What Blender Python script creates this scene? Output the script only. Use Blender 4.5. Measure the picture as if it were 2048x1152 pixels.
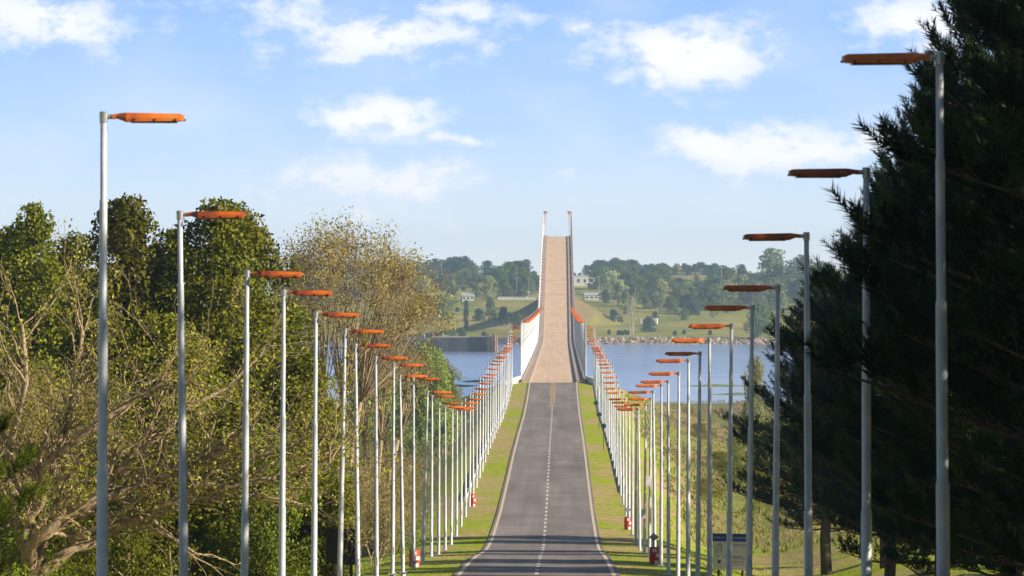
import bpy, math, random
import numpy as np
from mathutils import Vector, Matrix
PI = math.pi; R = math.radians
random.seed(7)
S = bpy.context.scene
COL = S.collection
for o in list(bpy.data.objects): bpy.data.objects.remove(o)

# ------------------------------------------------------------------ camera, world, sun, exposure
F = 12000.0           # focal length in photo pixels (2048 wide)
VX, VY = 1121.0, 560.0   # where the road direction / horizon meet in the photo
CX, CZ = 1.03, 25.6   # camera: a metre right of the centre line, 25.6 m over the river
cam = bpy.data.objects.new('camera', bpy.data.cameras.new('camera')); COL.objects.link(cam)
cam.location = (CX, 0, CZ)
cam.rotation_euler = (PI/2 - 16/F, 0, 97/F)
cam.data.sensor_width = 36; cam.data.lens = F/2048*36
cam.data.clip_start = 0.5; cam.data.clip_end = 40000
cam.data.dof.use_dof = True; cam.data.dof.focus_distance = 330; cam.data.dof.aperture_fstop = 8
S.camera = cam
S.render.resolution_x = 1024; S.render.resolution_y = 576
S.view_settings.view_transform = 'Standard'; S.view_settings.look = 'None'
S.view_settings.exposure = 0.66; S.view_settings.gamma = 1
SUN_EL, SUN_AZ = 23.0, 20.0     # elevation; degrees behind the camera's right-hand side
SKY = 0.055
HAZE = 0.000105
tosun = Vector((math.cos(R(SUN_EL))*math.cos(R(SUN_AZ)), -math.cos(R(SUN_EL))*math.sin(R(SUN_AZ)), math.sin(R(SUN_EL))))
sl = bpy.data.lights.new('sun', 'SUN'); sl.energy = 5.0; sl.angle = R(0.55); sl.color = (1.0, 0.87, 0.70)
so = bpy.data.objects.new('sun', sl); COL.objects.link(so)
so.rotation_euler = (-tosun).to_track_quat('-Z', 'Y').to_euler(); so.location = (300, -100, 200)

def build_world():
    w = bpy.data.worlds.new('World'); S.world = w; w.use_nodes = True
    nt = w.node_tree; N = nt.nodes; L = nt.links; N.clear()
    out = N.new('ShaderNodeOutputWorld'); bg = N.new('ShaderNodeBackground'); L.new(bg.outputs[0], out.inputs[0])
    bg.inputs[1].default_value = SKY
    sky = N.new('ShaderNodeTexSky'); sky.sky_type = 'NISHITA'; sky.sun_disc = False
    sky.sun_elevation = R(SUN_EL); sky.sun_rotation = R(90+SUN_AZ); sky.air_density = 1.0; sky.dust_density = 0.6; sky.ozone_density = 1.5
    tc = N.new('ShaderNodeTexCoord'); sep = N.new('ShaderNodeSeparateXYZ'); L.new(tc.outputs['Generated'], sep.inputs[0])
    def M(op, a, b=None, clamp=False, c=None):
        n = N.new('ShaderNodeMath'); n.operation = op; n.use_clamp = clamp
        for i, v in enumerate((a, b, c)):
            if v is None: continue
            if isinstance(v, (int, float)): n.inputs[i].default_value = v
            else: L.new(v, n.inputs[i])
        return n.outputs[0]
    def ramp(v, pts):
        r = N.new('ShaderNodeValToRGB'); L.new(v, r.inputs[0]); e = r.color_ramp.elements
        while len(e) < len(pts): e.new(0.5)
        for i, (p, c) in enumerate(pts): e[i].position = p; e[i].color = (*c, 1)
        return r.outputs[0]
    yy = M('MAXIMUM', sep.outputs[1], 0.04)
    p = M('MULTIPLY', M('DIVIDE', sep.outputs[0], yy), 12.0)   # thousands of pixels to the right of the road
    q = M('MULTIPLY', M('DIVIDE', sep.outputs[2], yy), 12.0)   # and above the horizon
    comb = N.new('ShaderNodeCombineXYZ'); L.new(p, comb.inputs[0]); L.new(q, comb.inputs[1])
    # clear-sky gradient of the lowest degrees, melting into the physical sky above it
    k = 0.68/SKY
    g = ramp(M('MULTIPLY', q, 1.0), [(0.0, (1.0*k/10, 1.0*k/10, 1.0*k/10)), (.12, (.78*k/10, .89*k/10, 1.0*k/10)), (.30, (.50*k/10, .70*k/10, 1.0*k/10)), (.56, (.33*k/10, .54*k/10, .97*k/10)), (1.0, (.24*k/10, .46*k/10, .93*k/10))])
    gm = N.new('ShaderNodeMixRGB'); gm.blend_type = 'MULTIPLY'; gm.inputs[0].default_value = 1
    L.new(g, gm.inputs[1]); gm.inputs[2].default_value = (10.4, 10.4, 10.4, 1)
    # clouds
    warp = N.new('ShaderNodeTexNoise'); warp.inputs['Scale'].default_value = 5.5; warp.inputs['Detail'].default_value = 5
    L.new(comb.outputs[0], warp.inputs['Vector'])
    vs = N.new('ShaderNodeVectorMath'); vs.operation = 'SUBTRACT'; L.new(warp.outputs['Color'], vs.inputs[0]); vs.inputs[1].default_value = (.5, .5, .5)
    vm = N.new('ShaderNodeVectorMath'); vm.operation = 'MULTIPLY'; L.new(vs.outputs[0], vm.inputs[0]); vm.inputs[1].default_value = (.22, .15, 0)
    va = N.new('ShaderNodeVectorMath'); va.operation = 'ADD'; L.new(comb.outputs[0], va.inputs[0]); L.new(vm.outputs[0], va.inputs[1])
    blobs = [(90, 30, 190, 60, .95), (190, 62, 90, 22, .5), (620, 20, 300, 55, .62), (760, 60, 230, 60, .95), (930, 15, 130, 35, .8), (430, 28, 90, 25, .4),
             (1180, 50, 75, 28, .75), (1250, 30, 90, 30, .5), (1370, 95, 160, 68, 1.12), (1300, 140, 90, 26, 1.0), (1480, 90, 40, 30, .6),
             (765, 240, 105, 52, 1.12), (840, 215, 50, 30, .7), (900, 290, 90, 20, .85), (1420, 285, 120, 45, 1.15), (1560, 308, 200, 45, 1.05), (1730, 300, 110, 40, .9),
             (1840, 45, 140, 60, 1.0), (1800, 250, 60, 30, .7), (1610, 175, 40, 30, .3), (670, 360, 170, 42, .85), (820, 370, 110, 45, .95), (760, 420, 150, 34, .7), (560, 400, 90, 26, .5),
             (1155, 360, 60, 38, .55), (1130, 290, 60, 16, .25), (1260, 470, 90, 34, .5), (905, 440, 60, 24, .5), (430, 262, 40, 14, .25), (235, 285, 40, 14, .2), (1475, 415, 50, 12, .22)]
    dens = None
    for (x, y, rx, ry, st) in blobs:
        a = N.new('ShaderNodeVectorMath'); a.operation = 'SUBTRACT'; L.new(va.outputs[0], a.inputs[0]); a.inputs[1].default_value = ((x-VX)/1000, (VY-y)/1000, 0)
        b = N.new('ShaderNodeVectorMath'); b.operation = 'DIVIDE'; L.new(a.outputs[0], b.inputs[0]); b.inputs[1].default_value = (rx*1.2/1000, ry*1.18/1000, 1)
        c = N.new('ShaderNodeVectorMath'); c.operation = 'DOT_PRODUCT'; L.new(b.outputs[0], c.inputs[0]); L.new(b.outputs[0], c.inputs[1])
        v = M('MULTIPLY', M('EXPONENT', M('MULTIPLY', c.outputs['Value'], -0.9)), st)
        dens = v if dens is None else M('MAXIMUM', dens, v)
    sc = N.new('ShaderNodeVectorMath'); sc.operation = 'MULTIPLY'; L.new(comb.outputs[0], sc.inputs[0]); sc.inputs[1].default_value = (1, 1.7, 1)
    n1 = N.new('ShaderNodeTexNoise'); n1.inputs['Scale'].default_value = 10.5; n1.inputs['Detail'].default_value = 9; n1.inputs['Roughness'].default_value = .66; L.new(sc.outputs[0], n1.inputs['Vector'])
    n2 = N.new('ShaderNodeTexNoise'); n2.inputs['Scale'].default_value = 3.0; n2.inputs['Detail'].default_value = 6; L.new(sc.outputs[0], n2.inputs['Vector'])
    nn = M('SUBTRACT', n1.outputs[0], .5)
    t = M('ADD', M('SUBTRACT', dens, .33), M('MULTIPLY', nn, 2.6))
    cl = M('MULTIPLY', t, 1.9, clamp=True)
    cl = M('MULTIPLY', cl, M('MINIMUM', M('ADD', M('MULTIPLY', dens, .68), .22), .90))
    wisp = M('MULTIPLY', M('SUBTRACT', n2.outputs[0], .47, clamp=True), 1.3)      # thin veil everywhere
    cl = M('MAXIMUM', cl, M('MULTIPLY', wisp, .9), clamp=True)
    shade = ramp(M('ADD', M('MULTIPLY', cl, .75), M('MULTIPLY', nn, .8)), [(0, (.82, .85, .93)), (.45, (.88, .88, .93)), (.9, (.97, .95, .94))])
    ck = N.new('ShaderNodeMixRGB'); ck.blend_type = 'MULTIPLY'; ck.inputs[0].default_value = 1; L.new(shade, ck.inputs[1]); ck.inputs[2].default_value = (k*1.16, k*1.16, k*1.16, 1)
    cm = N.new('ShaderNodeMixRGB'); L.new(cl, cm.inputs[0]); L.new(gm.outputs[0], cm.inputs[1]); L.new(ck.outputs[0], cm.inputs[2])
    # blend to the physical sky by elevation (from 5 to 14 degrees)
    fz = M('MULTIPLY', M('SUBTRACT', sep.outputs[2], .08), 6.0, clamp=True)
    fm = N.new('ShaderNodeMixRGB'); L.new(fz, fm.inputs[0]); L.new(cm.outputs[0], fm.inputs[1]); L.new(sky.outputs[0], fm.inputs[2])
    # only in front of the camera; the rest of the dome is the plain sky
    fy = M('MULTIPLY', M('SUBTRACT', sep.outputs[1], .2), 3.0, clamp=True)
    fin = N.new('ShaderNodeMixRGB'); L.new(fy, fin.inputs[0]); L.new(sky.outputs[0], fin.inputs[1]); L.new(fm.outputs[0], fin.inputs[2])
    L.new(fin.outputs[0], bg.inputs[0])
build_world()
try:
    S.cycles.volume_bounces = 0; S.cycles.max_bounces = 6; S.cycles.diffuse_bounces = 3; S.cycles.transparent_max_bounces = 8
except Exception: pass

# ------------------------------------------------------------------ helpers
def at(x, y, s):          # photo pixel + pixels-per-metre -> world point
    return (CX + (x-VX)/s, F/s, CZ + (VY-y)/s)
def tag(o, label=None, cat=None, group=None, kind=None):
    if label: o['label'] = label
    if cat: o['category'] = cat
    if group: o['group'] = group
    if kind: o['kind'] = kind
    return o
def empty(name, loc=(0, 0, 0), rz=0):
    o = bpy.data.objects.new(name, None); COL.objects.link(o); o.location = loc; o.rotation_euler = (0, 0, rz); o.empty_display_size = .3
    return o
def copy_tree(o, parent=None):
    c = o.copy(); COL.objects.link(c)
    if parent: c.parent = parent
    for ch in list(o.children): copy_tree(ch, c)
    return c
class MB:
    def __init__(s): s.v = []; s.f = []
    def add(s, vs, fs):
        b = len(s.v); s.v.extend([tuple(v) for v in vs]); s.f.extend([tuple(b+i for i in f) for f in fs])
    def box(s, c, d, rz=0, taper=1.0):
        x, y, z = d[0]/2, d[1]/2, d[2]/2; ca, sa = math.cos(rz), math.sin(rz); vs = []
        for k in (-1, 1):
            t = taper if k > 0 else 1
            for i, j in ((-1, -1), (1, -1), (1, 1), (-1, 1)):
                a, b = i*x*t, j*y*t; vs.append((c[0]+a*ca-b*sa, c[1]+a*sa+b*ca, c[2]+k*z))
        s.add(vs, [(3, 2, 1, 0), (4, 5, 6, 7), (0, 1, 5, 4), (1, 2, 6, 5), (2, 3, 7, 6), (3, 0, 4, 7)])
    def tube(s, pts, rad, n=6, cap=True):
        P = [Vector(p) for p in pts]; rings = []; up = Vector((0.31, 0.12, 1))
        vs = []; fs = []
        for i, p in enumerate(P):
            t = (P[min(i+1, len(P)-1)]-P[max(i-1, 0)]).normalized()
            u = t.cross(up); u = t.cross(Vector((1, 0, 0))) if u.length < 1e-3 else u
            u.normalize(); w = t.cross(u); r = rad[i] if hasattr(rad, '__len__') else rad
            for k in range(n):
                a = 2*PI*k/n; vs.append(p+u*(math.cos(a)*r)+w*(math.sin(a)*r))
        for i in range(len(P)-1):
            for k in range(n):
                a = i*n+k; b = i*n+(k+1) % n; fs.append((a, b, b+n, a+n))
        if cap: fs.append(tuple(range(n-1, -1, -1))); fs.append(tuple((len(P)-1)*n+k for k in range(n)))
        s.add(vs, fs)
    def lathe(s, prof, n=16, c=(0, 0, 0)):
        vs = []; fs = []
        for r, z in prof:
            for k in range(n): a = 2*PI*k/n; vs.append((c[0]+r*math.cos(a), c[1]+r*math.sin(a), c[2]+z))
        for i in range(len(prof)-1):
            for k in range(n): a = i*n+k; b = i*n+(k+1) % n; fs.append((a, b, b+n, a+n))
        fs.append(tuple(range(n-1, -1, -1))); fs.append(tuple((len(prof)-1)*n+k for k in range(n)))
        s.add(vs, fs)
    def build(s, name, m, parent=None, smooth=False, loc=None):
        me = bpy.data.meshes.new(name); me.from_pydata(s.v, [], s.f); me.update()
        if smooth: me.shade_smooth()
        return link(name, me, m, parent, loc)
def link(name, me, m, parent=None, loc=None):
    if m: me.materials.append(m)
    o = bpy.data.objects.new(name, me); COL.objects.link(o)
    if parent: o.parent = parent
    if loc: o.location = loc
    return o
def poly_mesh(name, V, tint=None):          # V: (N, k, 3) loose polygons
    V = np.asarray(V, dtype=np.float32); n, k, _ = V.shape
    me = bpy.data.meshes.new(name); me.vertices.add(n*k); me.vertices.foreach_set('co', V.reshape(-1))
    me.loops.add(n*k); me.loops.foreach_set('vertex_index', np.arange(n*k, dtype=np.int32))
    me.polygons.add(n); me.polygons.foreach_set('loop_start', np.arange(0, n*k, k, dtype=np.int32))
    try: me.polygons.foreach_set('loop_total', np.full(n, k, dtype=np.int32))
    except Exception: pass
    if tint is not None:
        a = me.attributes.new('tint', 'FLOAT', 'FACE'); a.data.foreach_set('value', np.asarray(tint, dtype=np.float32))
    me.update(calc_edges=True); me.validate()
    return me
def nrm(a): return a/np.maximum(np.linalg.norm(a, axis=-1, keepdims=True), 1e-9)
def leaf_quads(rng, c, n, size, aspect=.55):
    t = nrm(np.cross(n, rng.normal(size=c.shape))); w = np.cross(n, t)
    s = (size*rng.uniform(.6, 1.35, len(c)))[:, None]
    return np.stack([c+t*s, c+w*s*aspect, c-t*s, c-w*s*aspect], 1)
# ---- materials
def mat(name): 
    m = bpy.data.materials.new(name); m.use_nodes = True; nt = m.node_tree; b = nt.nodes['Principled BSDF']; return m, nt, b
def noise(nt, scale, detail=5, rough=.6, vec=None, stretch=None, coord='Object'):
    n = nt.nodes.new('ShaderNodeTexNoise'); n.inputs['Scale'].default_value = scale; n.inputs['Detail'].default_value = detail; n.inputs['Roughness'].default_value = rough
    if vec is None:
        tc = nt.nodes.new('ShaderNodeTexCoord'); vec = tc.outputs[coord]
    if stretch:
        mp = nt.nodes.new('ShaderNodeMapping'); mp.inputs['Scale'].default_value = stretch; nt.links.new(vec, mp.inputs[0]); vec = mp.outputs[0]
    nt.links.new(vec, n.inputs['Vector']); return n.outputs[0]
def cramp(nt, v, pts):
    r = nt.nodes.new('ShaderNodeValToRGB'); nt.links.new(v, r.inputs[0]); e = r.color_ramp.elements
    while len(e) < len(pts): e.new(.5)
    for i, (p, c) in enumerate(pts): e[i].position = p; e[i].color = (*c, 1)
    return r.outputs[0]
def mixc(nt, f, a, b, mode='MIX'):
    n = nt.nodes.new('ShaderNodeMixRGB'); n.blend_type = mode
    for i, v in enumerate((f, a, b)):
        if isinstance(v, (int, float)): n.inputs[i].default_value = v
        elif isinstance(v, tuple): n.inputs[i].default_value = (*v, 1)
        else: nt.links.new(v, n.inputs[i])
    return n.outputs[0]
def mth(nt, op, a, b=None, clamp=False):
    n = nt.nodes.new('ShaderNodeMath'); n.operation = op; n.use_clamp = clamp
    for i, v in enumerate((a, b)):
        if v is None: continue
        if isinstance(v, (int, float)): n.inputs[i].default_value = v
        else: nt.links.new(v, n.inputs[i])
    return n.outputs[0]
def bump(nt, b, h, strength=.3, dist=.02):
    n = nt.nodes.new('ShaderNodeBump'); n.inputs['Strength'].default_value = strength; n.inputs['Distance'].default_value = dist
    nt.links.new(h, n.inputs['Height']); nt.links.new(n.outputs[0], b.inputs['Normal'])
def simple(name, c1, c2=None, scale=3, rough=.6, metal=0, bmp=0, stretch=None, lo=.35, hi=.65):
    m, nt, b = mat(name); b.inputs['Roughness'].default_value = rough; b.inputs['Metallic'].default_value = metal
    if c2 is None: c2 = tuple(x*.8 for x in c1)
    n = noise(nt, scale, stretch=stretch); nt.links.new(cramp(nt, n, [(lo, c2), (hi, c1)]), b.inputs['Base Color'])
    if bmp: bump(nt, b, n, bmp)
    return m
def foliage(name, dark, light, transl=.3, yellow=None):
    m = bpy.data.materials.new(name); m.use_nodes = True; nt = m.node_tree; N = nt.nodes; L = nt.links; N.clear()
    out = N.new('ShaderNodeOutputMaterial'); at_ = N.new('ShaderNodeAttribute'); at_.attribute_name = 'tint'
    pts = [(0, dark), (.8, light)] + ([(1, yellow)] if yellow else [])
    oi = N.new('ShaderNodeObjectInfo')
    c = cramp(nt, at_.outputs['Fac'], pts)
    h = N.new('ShaderNodeHueSaturation'); L.new(c, h.inputs['Color'])
    L.new(mth(nt, 'ADD', mth(nt, 'MULTIPLY', oi.outputs['Random'], .5), .75), h.inputs['Value'])
    L.new(mth(nt, 'ADD', mth(nt, 'MULTIPLY', oi.outputs['Random'], .04), .48), h.inputs['Hue'])
    d = N.new('ShaderNodeBsdfDiffuse'); t = N.new('ShaderNodeBsdfTranslucent'); g = N.new('ShaderNodeBsdfGlossy'); g.inputs['Roughness'].default_value = .45
    L.new(h.outputs[0], d.inputs[0]); L.new(h.outputs[0], t.inputs[0]); g.inputs[0].default_value = (.6, .65, .55, 1)
    m1 = N.new('ShaderNodeMixShader'); m1.inputs[0].default_value = transl; L.new(d.outputs[0], m1.inputs[1]); L.new(t.outputs[0], m1.inputs[2])
    m2 = N.new('ShaderNodeMixShader'); m2.inputs[0].default_value = .02; L.new(m1.outputs[0], m2.inputs[1]); L.new(g.outputs[0], m2.inputs[2])
    L.new(m2.outputs[0], out.inputs[0]); return m
M = {}
M['evergreen'] = foliage('evergreen_leaf', (.045, .06, .006), (.21, .22, .012), .22, (.36, .33, .02))
M['shrubleaf'] = foliage('shrub_leaf', (.06, .09, .008), (.20, .24, .014), .3, (.32, .31, .03))
M['sparse'] = foliage('sparse_leaf', (.15, .145, .018), (.34, .31, .035), .3, (.50, .37, .09))
M['dryleaf'] = foliage('dry_leaf', (.20, .15, .04), (.38, .30, .09), .3, (.50, .36, .13))
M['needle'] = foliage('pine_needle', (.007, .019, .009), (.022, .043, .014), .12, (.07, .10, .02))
M['willow'] = foliage('willow_leaf', (.16, .22, .04), (.34, .42, .09), .3, (.44, .48, .14))
M['far_dark'] = foliage('far_dark_leaf', (.02, .045, .035), (.065, .10, .07), .2)  # bluish leaf colour, part of the distance haze painted in
M['far_mid'] = foliage('far_mid_leaf', (.045, .075, .02), (.17, .22, .045), .2)
M['far_pale'] = foliage('far_pale_leaf', (.20, .25, .09), (.44, .48, .21), .2)
M['far_olive'] = foliage('far_olive_leaf', (.10, .13, .06), (.22, .25, .12), .2)
M['grass'] = foliage('grass_blade', (.20, .27, .015), (.42, .49, .03), .3, (.62, .50, .16))
M['reed'] = foliage('brush_stalk', (.16, .22, .03), (.33, .25, .11), .2, (.40, .34, .17))
M['bark'] = simple('tan_bark', (.46, .35, .22), (.16, .115, .07), 9, .9, bmp=.5, stretch=(1, 1, .3))
M['darkbark'] = simple('dark_bark', (.10, .075, .055), (.035, .026, .02), 6, .95, bmp=.5, stretch=(1, 1, .2))
M['palebark'] = simple('pale_bark', (.50, .45, .38), (.25, .22, .18), 2, .9)
M['galv'] = None

# ------------------------------------------------------------------ long profiles (relative to the camera height)
ROAD = [(-300, 3.5), (-100, .8), (0, -2.6), (72, -5.7), (100, -6.9), (130, -8.2), (165, -9.4), (200, -10.7), (253, -12.5), (275, -13.1), (307, -14.15), (335, -15.2), (353, -15.85), (381, -16.45),
        (435, -16.75), (511, -16.4), (556, -16.1), (619, -16.0), (715, -16.15), (792, -15.5), (848, -14.45), (950, -14.75), (1129, -15.2), (1350, -15.6), (1470, -15.6), (1500, -15.3), (1520, -14.6),
        (1600, -10.0), (1655, -5.7), (1757, 1.9), (1860, 8.6), (1950, 12.9), (2020, 14.65), (2060, 14.95), (2110, 14.6), (2200, 12), (2350, 5.5), (2500, -1.5), (2620, -6.2), (2760, -8.4), (2900, -9.2)]
RX = np.array([a for a, b in ROAD], float); RZ = np.array([b for a, b in ROAD], float)
_xs = np.arange(-300, 2901, 2.0); _z = np.interp(_xs, RX, RZ); _k = np.exp(-np.linspace(-2, 2, 15)**2); _k /= _k.sum()
_zp = np.pad(_z, 7, mode='edge'); _z = np.convolve(_zp, _k, 'valid')
def road_z(y): return CZ + np.interp(y, _xs, _z)
TR = [(-300, 3.5), (-100, .8), (0, -2.6), (72, -5.7), (130, -8.3), (200, -10.9), (253, -12.8), (310, -14.8), (380, -17.0), (450, -18.6), (600, -21.0), (800, -23.2), (1000, -24.5), (1190, -25.1), (1250, -25.7), (1290, -25.9), (1360, -26.8),
      (1600, -30), (2340, -30), (2392, -25.9), (2410, -23.4), (2440, -22.6), (2550, -21), (2650, -17.7), (2850, -9.8), (3000, -6.5), (3200, -2.5), (3400, 0.5), (3800, 2.5), (4300, 0), (6500, -8)]
TX = np.array([a for a, b in TR], float); TZ = np.array([b for a, b in TR], float)
def wob(x, y):
    return (np.sin(x*.071+y*.023)*.5+np.sin(x*.19+1.3)*np.sin(y*.11)*.35+np.sin(x*.031-y*.047+2)*.6)
def ground_z(x, y):
    x = np.asarray(x, float); y = np.asarray(y, float); ax = np.abs(x)
    t = np.interp(y, TX, TZ) + CZ
    amp = np.interp(ax, [6, 14, 60], [0, .25, 1.0])*np.interp(y, [0, 300, 1000, 1280, 1300, 2450, 2600, 3200], [.3, .6, .5, .5, .15, .15, .8, 2.2])
    t = t + wob(x, y)*amp + np.interp(x, [-400, -100, 0, 100, 400], [0, .0, 0, 0, 1.5])*np.interp(y, [2500, 3000], [0, 1])
    # near embankment under the road
    rz = road_z(y) - .035
    side = np.where(x < 0, 7.6, 7.6)
    emb = rz - np.maximum(0, ax-side)/3.0 - np.maximum(0, ax-3.6)*.04
    emb = emb - np.maximum(0, y-849)/1.2
    near = np.maximum(t, emb)
    # keep the land under the road even where the natural slope is higher
    f = np.clip((ax-9)/10, 0, 1); near = np.where(y < 849, emb*(1-f)+near*f, near)
    # far embankment
    em2 = rz - 1.0 - np.maximum(0, ax-6)/1.75 - np.maximum(0, 2610-y)/1.6
    far = np.maximum(t, em2 + wob(x*2, y*2)*.25)
    return np.where(y > 2300, far, near)
def gz(x, y): return float(ground_z(np.array([x]), np.array([y]))[0])
def on_ground(px, d): x = CX + (px-VX)*d/F; return (x, d, gz(x, d))
def far_base(px, ybase):      # distance on the far bank where the ground shows at that height in the photo
    ds = np.linspace(2412, 3700, 400); xs = CX + (px-VX)*ds/F
    yy = VY - (ground_z(xs, ds)-CZ)*F/ds
    i = np.argmax(yy <= ybase) if (yy <= ybase).any() else len(ds)-1
    return on_ground(px, float(ds[i])) 

# ------------------------------------------------------------------ ground, water, road
def grid(name, xs, ys, zf):
    X, Y = np.meshgrid(xs, ys); Z = zf(X.ravel(), Y.ravel()); V = np.stack([X.ravel(), Y.ravel(), Z], 1).astype(np.float32)
    nx, ny = len(xs), len(ys); i = np.arange(ny-1)[:, None]*nx+np.arange(nx-1)[None]; i = i.ravel()
    Fq = np.stack([i, i+1, i+nx+1, i+nx], 1).astype(np.int32)
    me = bpy.data.meshes.new(name); me.vertices.add(len(V)); me.vertices.foreach_set('co', V.reshape(-1))
    me.loops.add(Fq.size); me.loops.foreach_set('vertex_index', Fq.reshape(-1)); me.polygons.add(len(Fq))
    me.polygons.foreach_set('loop_start', np.arange(0, Fq.size, 4, dtype=np.int32))
    try: me.polygons.foreach_set('loop_total', np.full(len(Fq), 4, dtype=np.int32))
    except Exception: pass
    me.update(calc_edges=True); me.shade_smooth(); return me, V
hx = np.concatenate([[0, 3.3, 5, 6.4, 7.6, 9, 11], np.arange(13, 60, 3), np.arange(60, 200, 8), np.arange(200, 600, 25), [650, 800, 1200, 2000, 3500, 6000]])
gxs = np.concatenate([-hx[:0:-1], hx])
gys = np.concatenate([np.arange(-300, -20, 20), np.arange(-20, 848, 4), [848.5, 850, 854, 860, 868, 880], np.arange(890, 1400, 10), np.arange(1400, 2380, 40), np.arange(2380, 2460, 4), np.arange(2460, 3100, 10), np.arange(3100, 4400, 50), [4700, 5200, 5800, 6500]])
gme, GV = grid('ground', gxs, gys, ground_z)
def ground_mat():
    m, nt, b = mat('ground_cover'); L = nt.links; b.inputs['Roughness'].default_value = .95; b.inputs['Specular IOR Level'].default_value = .15
    a = nt.nodes.new('ShaderNodeAttribute'); a.attribute_name = 'zone'; sp = nt.nodes.new('ShaderNodeSeparateColor'); L.new(a.outputs['Color'], sp.inputs[0])
    brush, far, rock = sp.outputs[0], sp.outputs[1], sp.outputs[2]
    n1 = noise(nt, .16, 6, .62, stretch=(1.3, .22, 1)); n2 = noise(nt, 1.6, 6, .7); n3 = noise(nt, .5, 5, .7, stretch=(1, .35, 1))
    green = cramp(nt, n2, [(.3, (.16, .23, .010)), (.55, (.38, .45, .02)), (.75, (.55, .56, .05))])
    dry = cramp(nt, n2, [(.3, (.32, .24, .09)), (.7, (.62, .46, .22))])
    f = cramp(nt, mth(nt, 'ADD', mth(nt, 'MULTIPLY', n1, .65), mth(nt, 'MULTIPLY', n3, .4)), [(.49, (0, 0, 0)), (.575, (1, 1, 1))])
    near = mixc(nt, f, green, dry)
    br = cramp(nt, noise(nt, .35, 7, .75, stretch=(1, .3, 1)), [(.3, (.09, .08, .03)), (.5, (.22, .17, .08)), (.7, (.30, .28, .09))])
    pk = cramp(nt, noise(nt, .022, 5, .6, stretch=(1.6, .5, 1)), [(.50, (0, 0, 0)), (.60, (1, 1, 1))])
    br = mixc(nt, pk, br, cramp(nt, n2, [(.3, (.13, .17, .02)), (.7, (.30, .33, .05))]))
    c = mixc(nt, brush, near, br)
    fg = cramp(nt, noise(nt, .035, 7, .65, stretch=(1, .35, 1)), [(.3, (.14, .17, .025)), (.5, (.28, .27, .05)), (.68, (.42, .34, .12))])
    fg = mixc(nt, a.outputs['Alpha'], cramp(nt, n2, [(.3, (.16, .12, .05)), (.7, (.28, .21, .09))]), fg)
    c = mixc(nt, far, c, fg)
    rk = cramp(nt, noise(nt, .5, 6, .7), [(.35, (.12, .10, .08)), (.65, (.36, .30, .24))])
    c = mixc(nt, rock, c, rk); L.new(c, b.inputs['Base Color']); bump(nt, b, n2, .8, .15)
    return m
za = gme.color_attributes.new('zone', 'FLOAT_COLOR', 'POINT')
ax = np.abs(GV[:, 0]); gy = GV[:, 1]
zc = np.zeros((len(GV), 4), np.float32)
zc[:, 0] = np.clip((gy-330)/150, 0, 1)*np.clip((ax-9)/6, 0, 1); zc[:, 0] = np.where(gy > 850, 1, zc[:, 0])
zc[:, 1] = (gy > 2400); zc[:, 2] = np.clip(1-np.abs(gy-2400)/14, 0, 1); zc[:, 3] = np.where((gy > 2560) & (ax < 60) & (GV[:, 2] > np.interp(gy, TX, TZ)+CZ+1.6), 0, 1)
za.data.foreach_set('color', zc.reshape(-1))
tag(link('ground', gme, ground_mat()), kind='structure')
def water_mat():
    m, nt, b = mat('river_water'); b.inputs['Base Color'].default_value = (.13, .17, .27, 1); b.inputs['Roughness'].default_value = .12; b.inputs['IOR'].default_value = 1.33
    h = mth(nt, 'ADD', noise(nt, .35, 5, .6, stretch=(.5, 1, 1)), mth(nt, 'MULTIPLY', noise(nt, .02, 4, .6, stretch=(.35, 1, 1)), 2.0))
    r = noise(nt, .012, 4, .6, stretch=(.25, 1.4, 1)); b.inputs['Roughness'].default_value = .12
    c = cramp(nt, noise(nt, .03, 5, .6, stretch=(.3, 1, 1)), [(.35, (.20, .22, .34)), (.7, (.30, .30, .42))]); nt.links.new(c, b.inputs['Base Color'])
    tc = nt.nodes.new('ShaderNodeTexCoord'); sp = nt.nodes.new('ShaderNodeSeparateXYZ'); nt.links.new(tc.outputs['Object'], sp.inputs[0])
    calm = mth(nt, 'MULTIPLY', mth(nt, 'SUBTRACT', mth(nt, 'ADD', sp.outputs[1], mth(nt, 'MULTIPLY', r, 260)), 1560), .0028, clamp=True)
    bump(nt, b, mth(nt, 'MULTIPLY', h, mth(nt, 'ADD', mth(nt, 'MULTIPLY', calm, cramp(nt, noise(nt, .016, 5, .6, stretch=(.18, 1.6, 1)), [(.42, (.12,)*3), (.58, (1,)*3)])), .04)), 1.0, .35); return m
wm = MB(); wm.add([(-2500, 1150, 0), (2500, 1150, 0), (2500, 2420, 0), (-2500, 2420, 0)], [(0, 1, 2, 3)])
tag(wm.build('river', water_mat()), kind='structure')
# marsh strips standing in the shallows
def islet(px, y, w, l, name='mud_bank'):
    d = CZ*F/(y-VY); x = CX+(px-VX)*d/F; rng = np.random.default_rng(int(px)); b = MB(); n = 28; vs = [(x, d, .45)]
    for k in range(n):
        a = 2*PI*k/n; rr = 1+rng.normal()*.10; vs.append((x+math.cos(a)*w*rr, d+math.sin(a)*l*rr, -.3))
    b.add(vs, [(0, 1+k, 1+(k+1) % n) for k in range(n)]); return tag(b.build(name, M['marsh'], smooth=True), kind='structure')
M['marsh'] = simple('marsh_grass', (.20, .30, .03), (.10, .16, .03), .4, .95)
for a in ((1430, 772, 13, 16), (1475, 789, 9, 10), (960, 763, 8, 22), (905, 772, 10, 30)): islet(*a)

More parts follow.
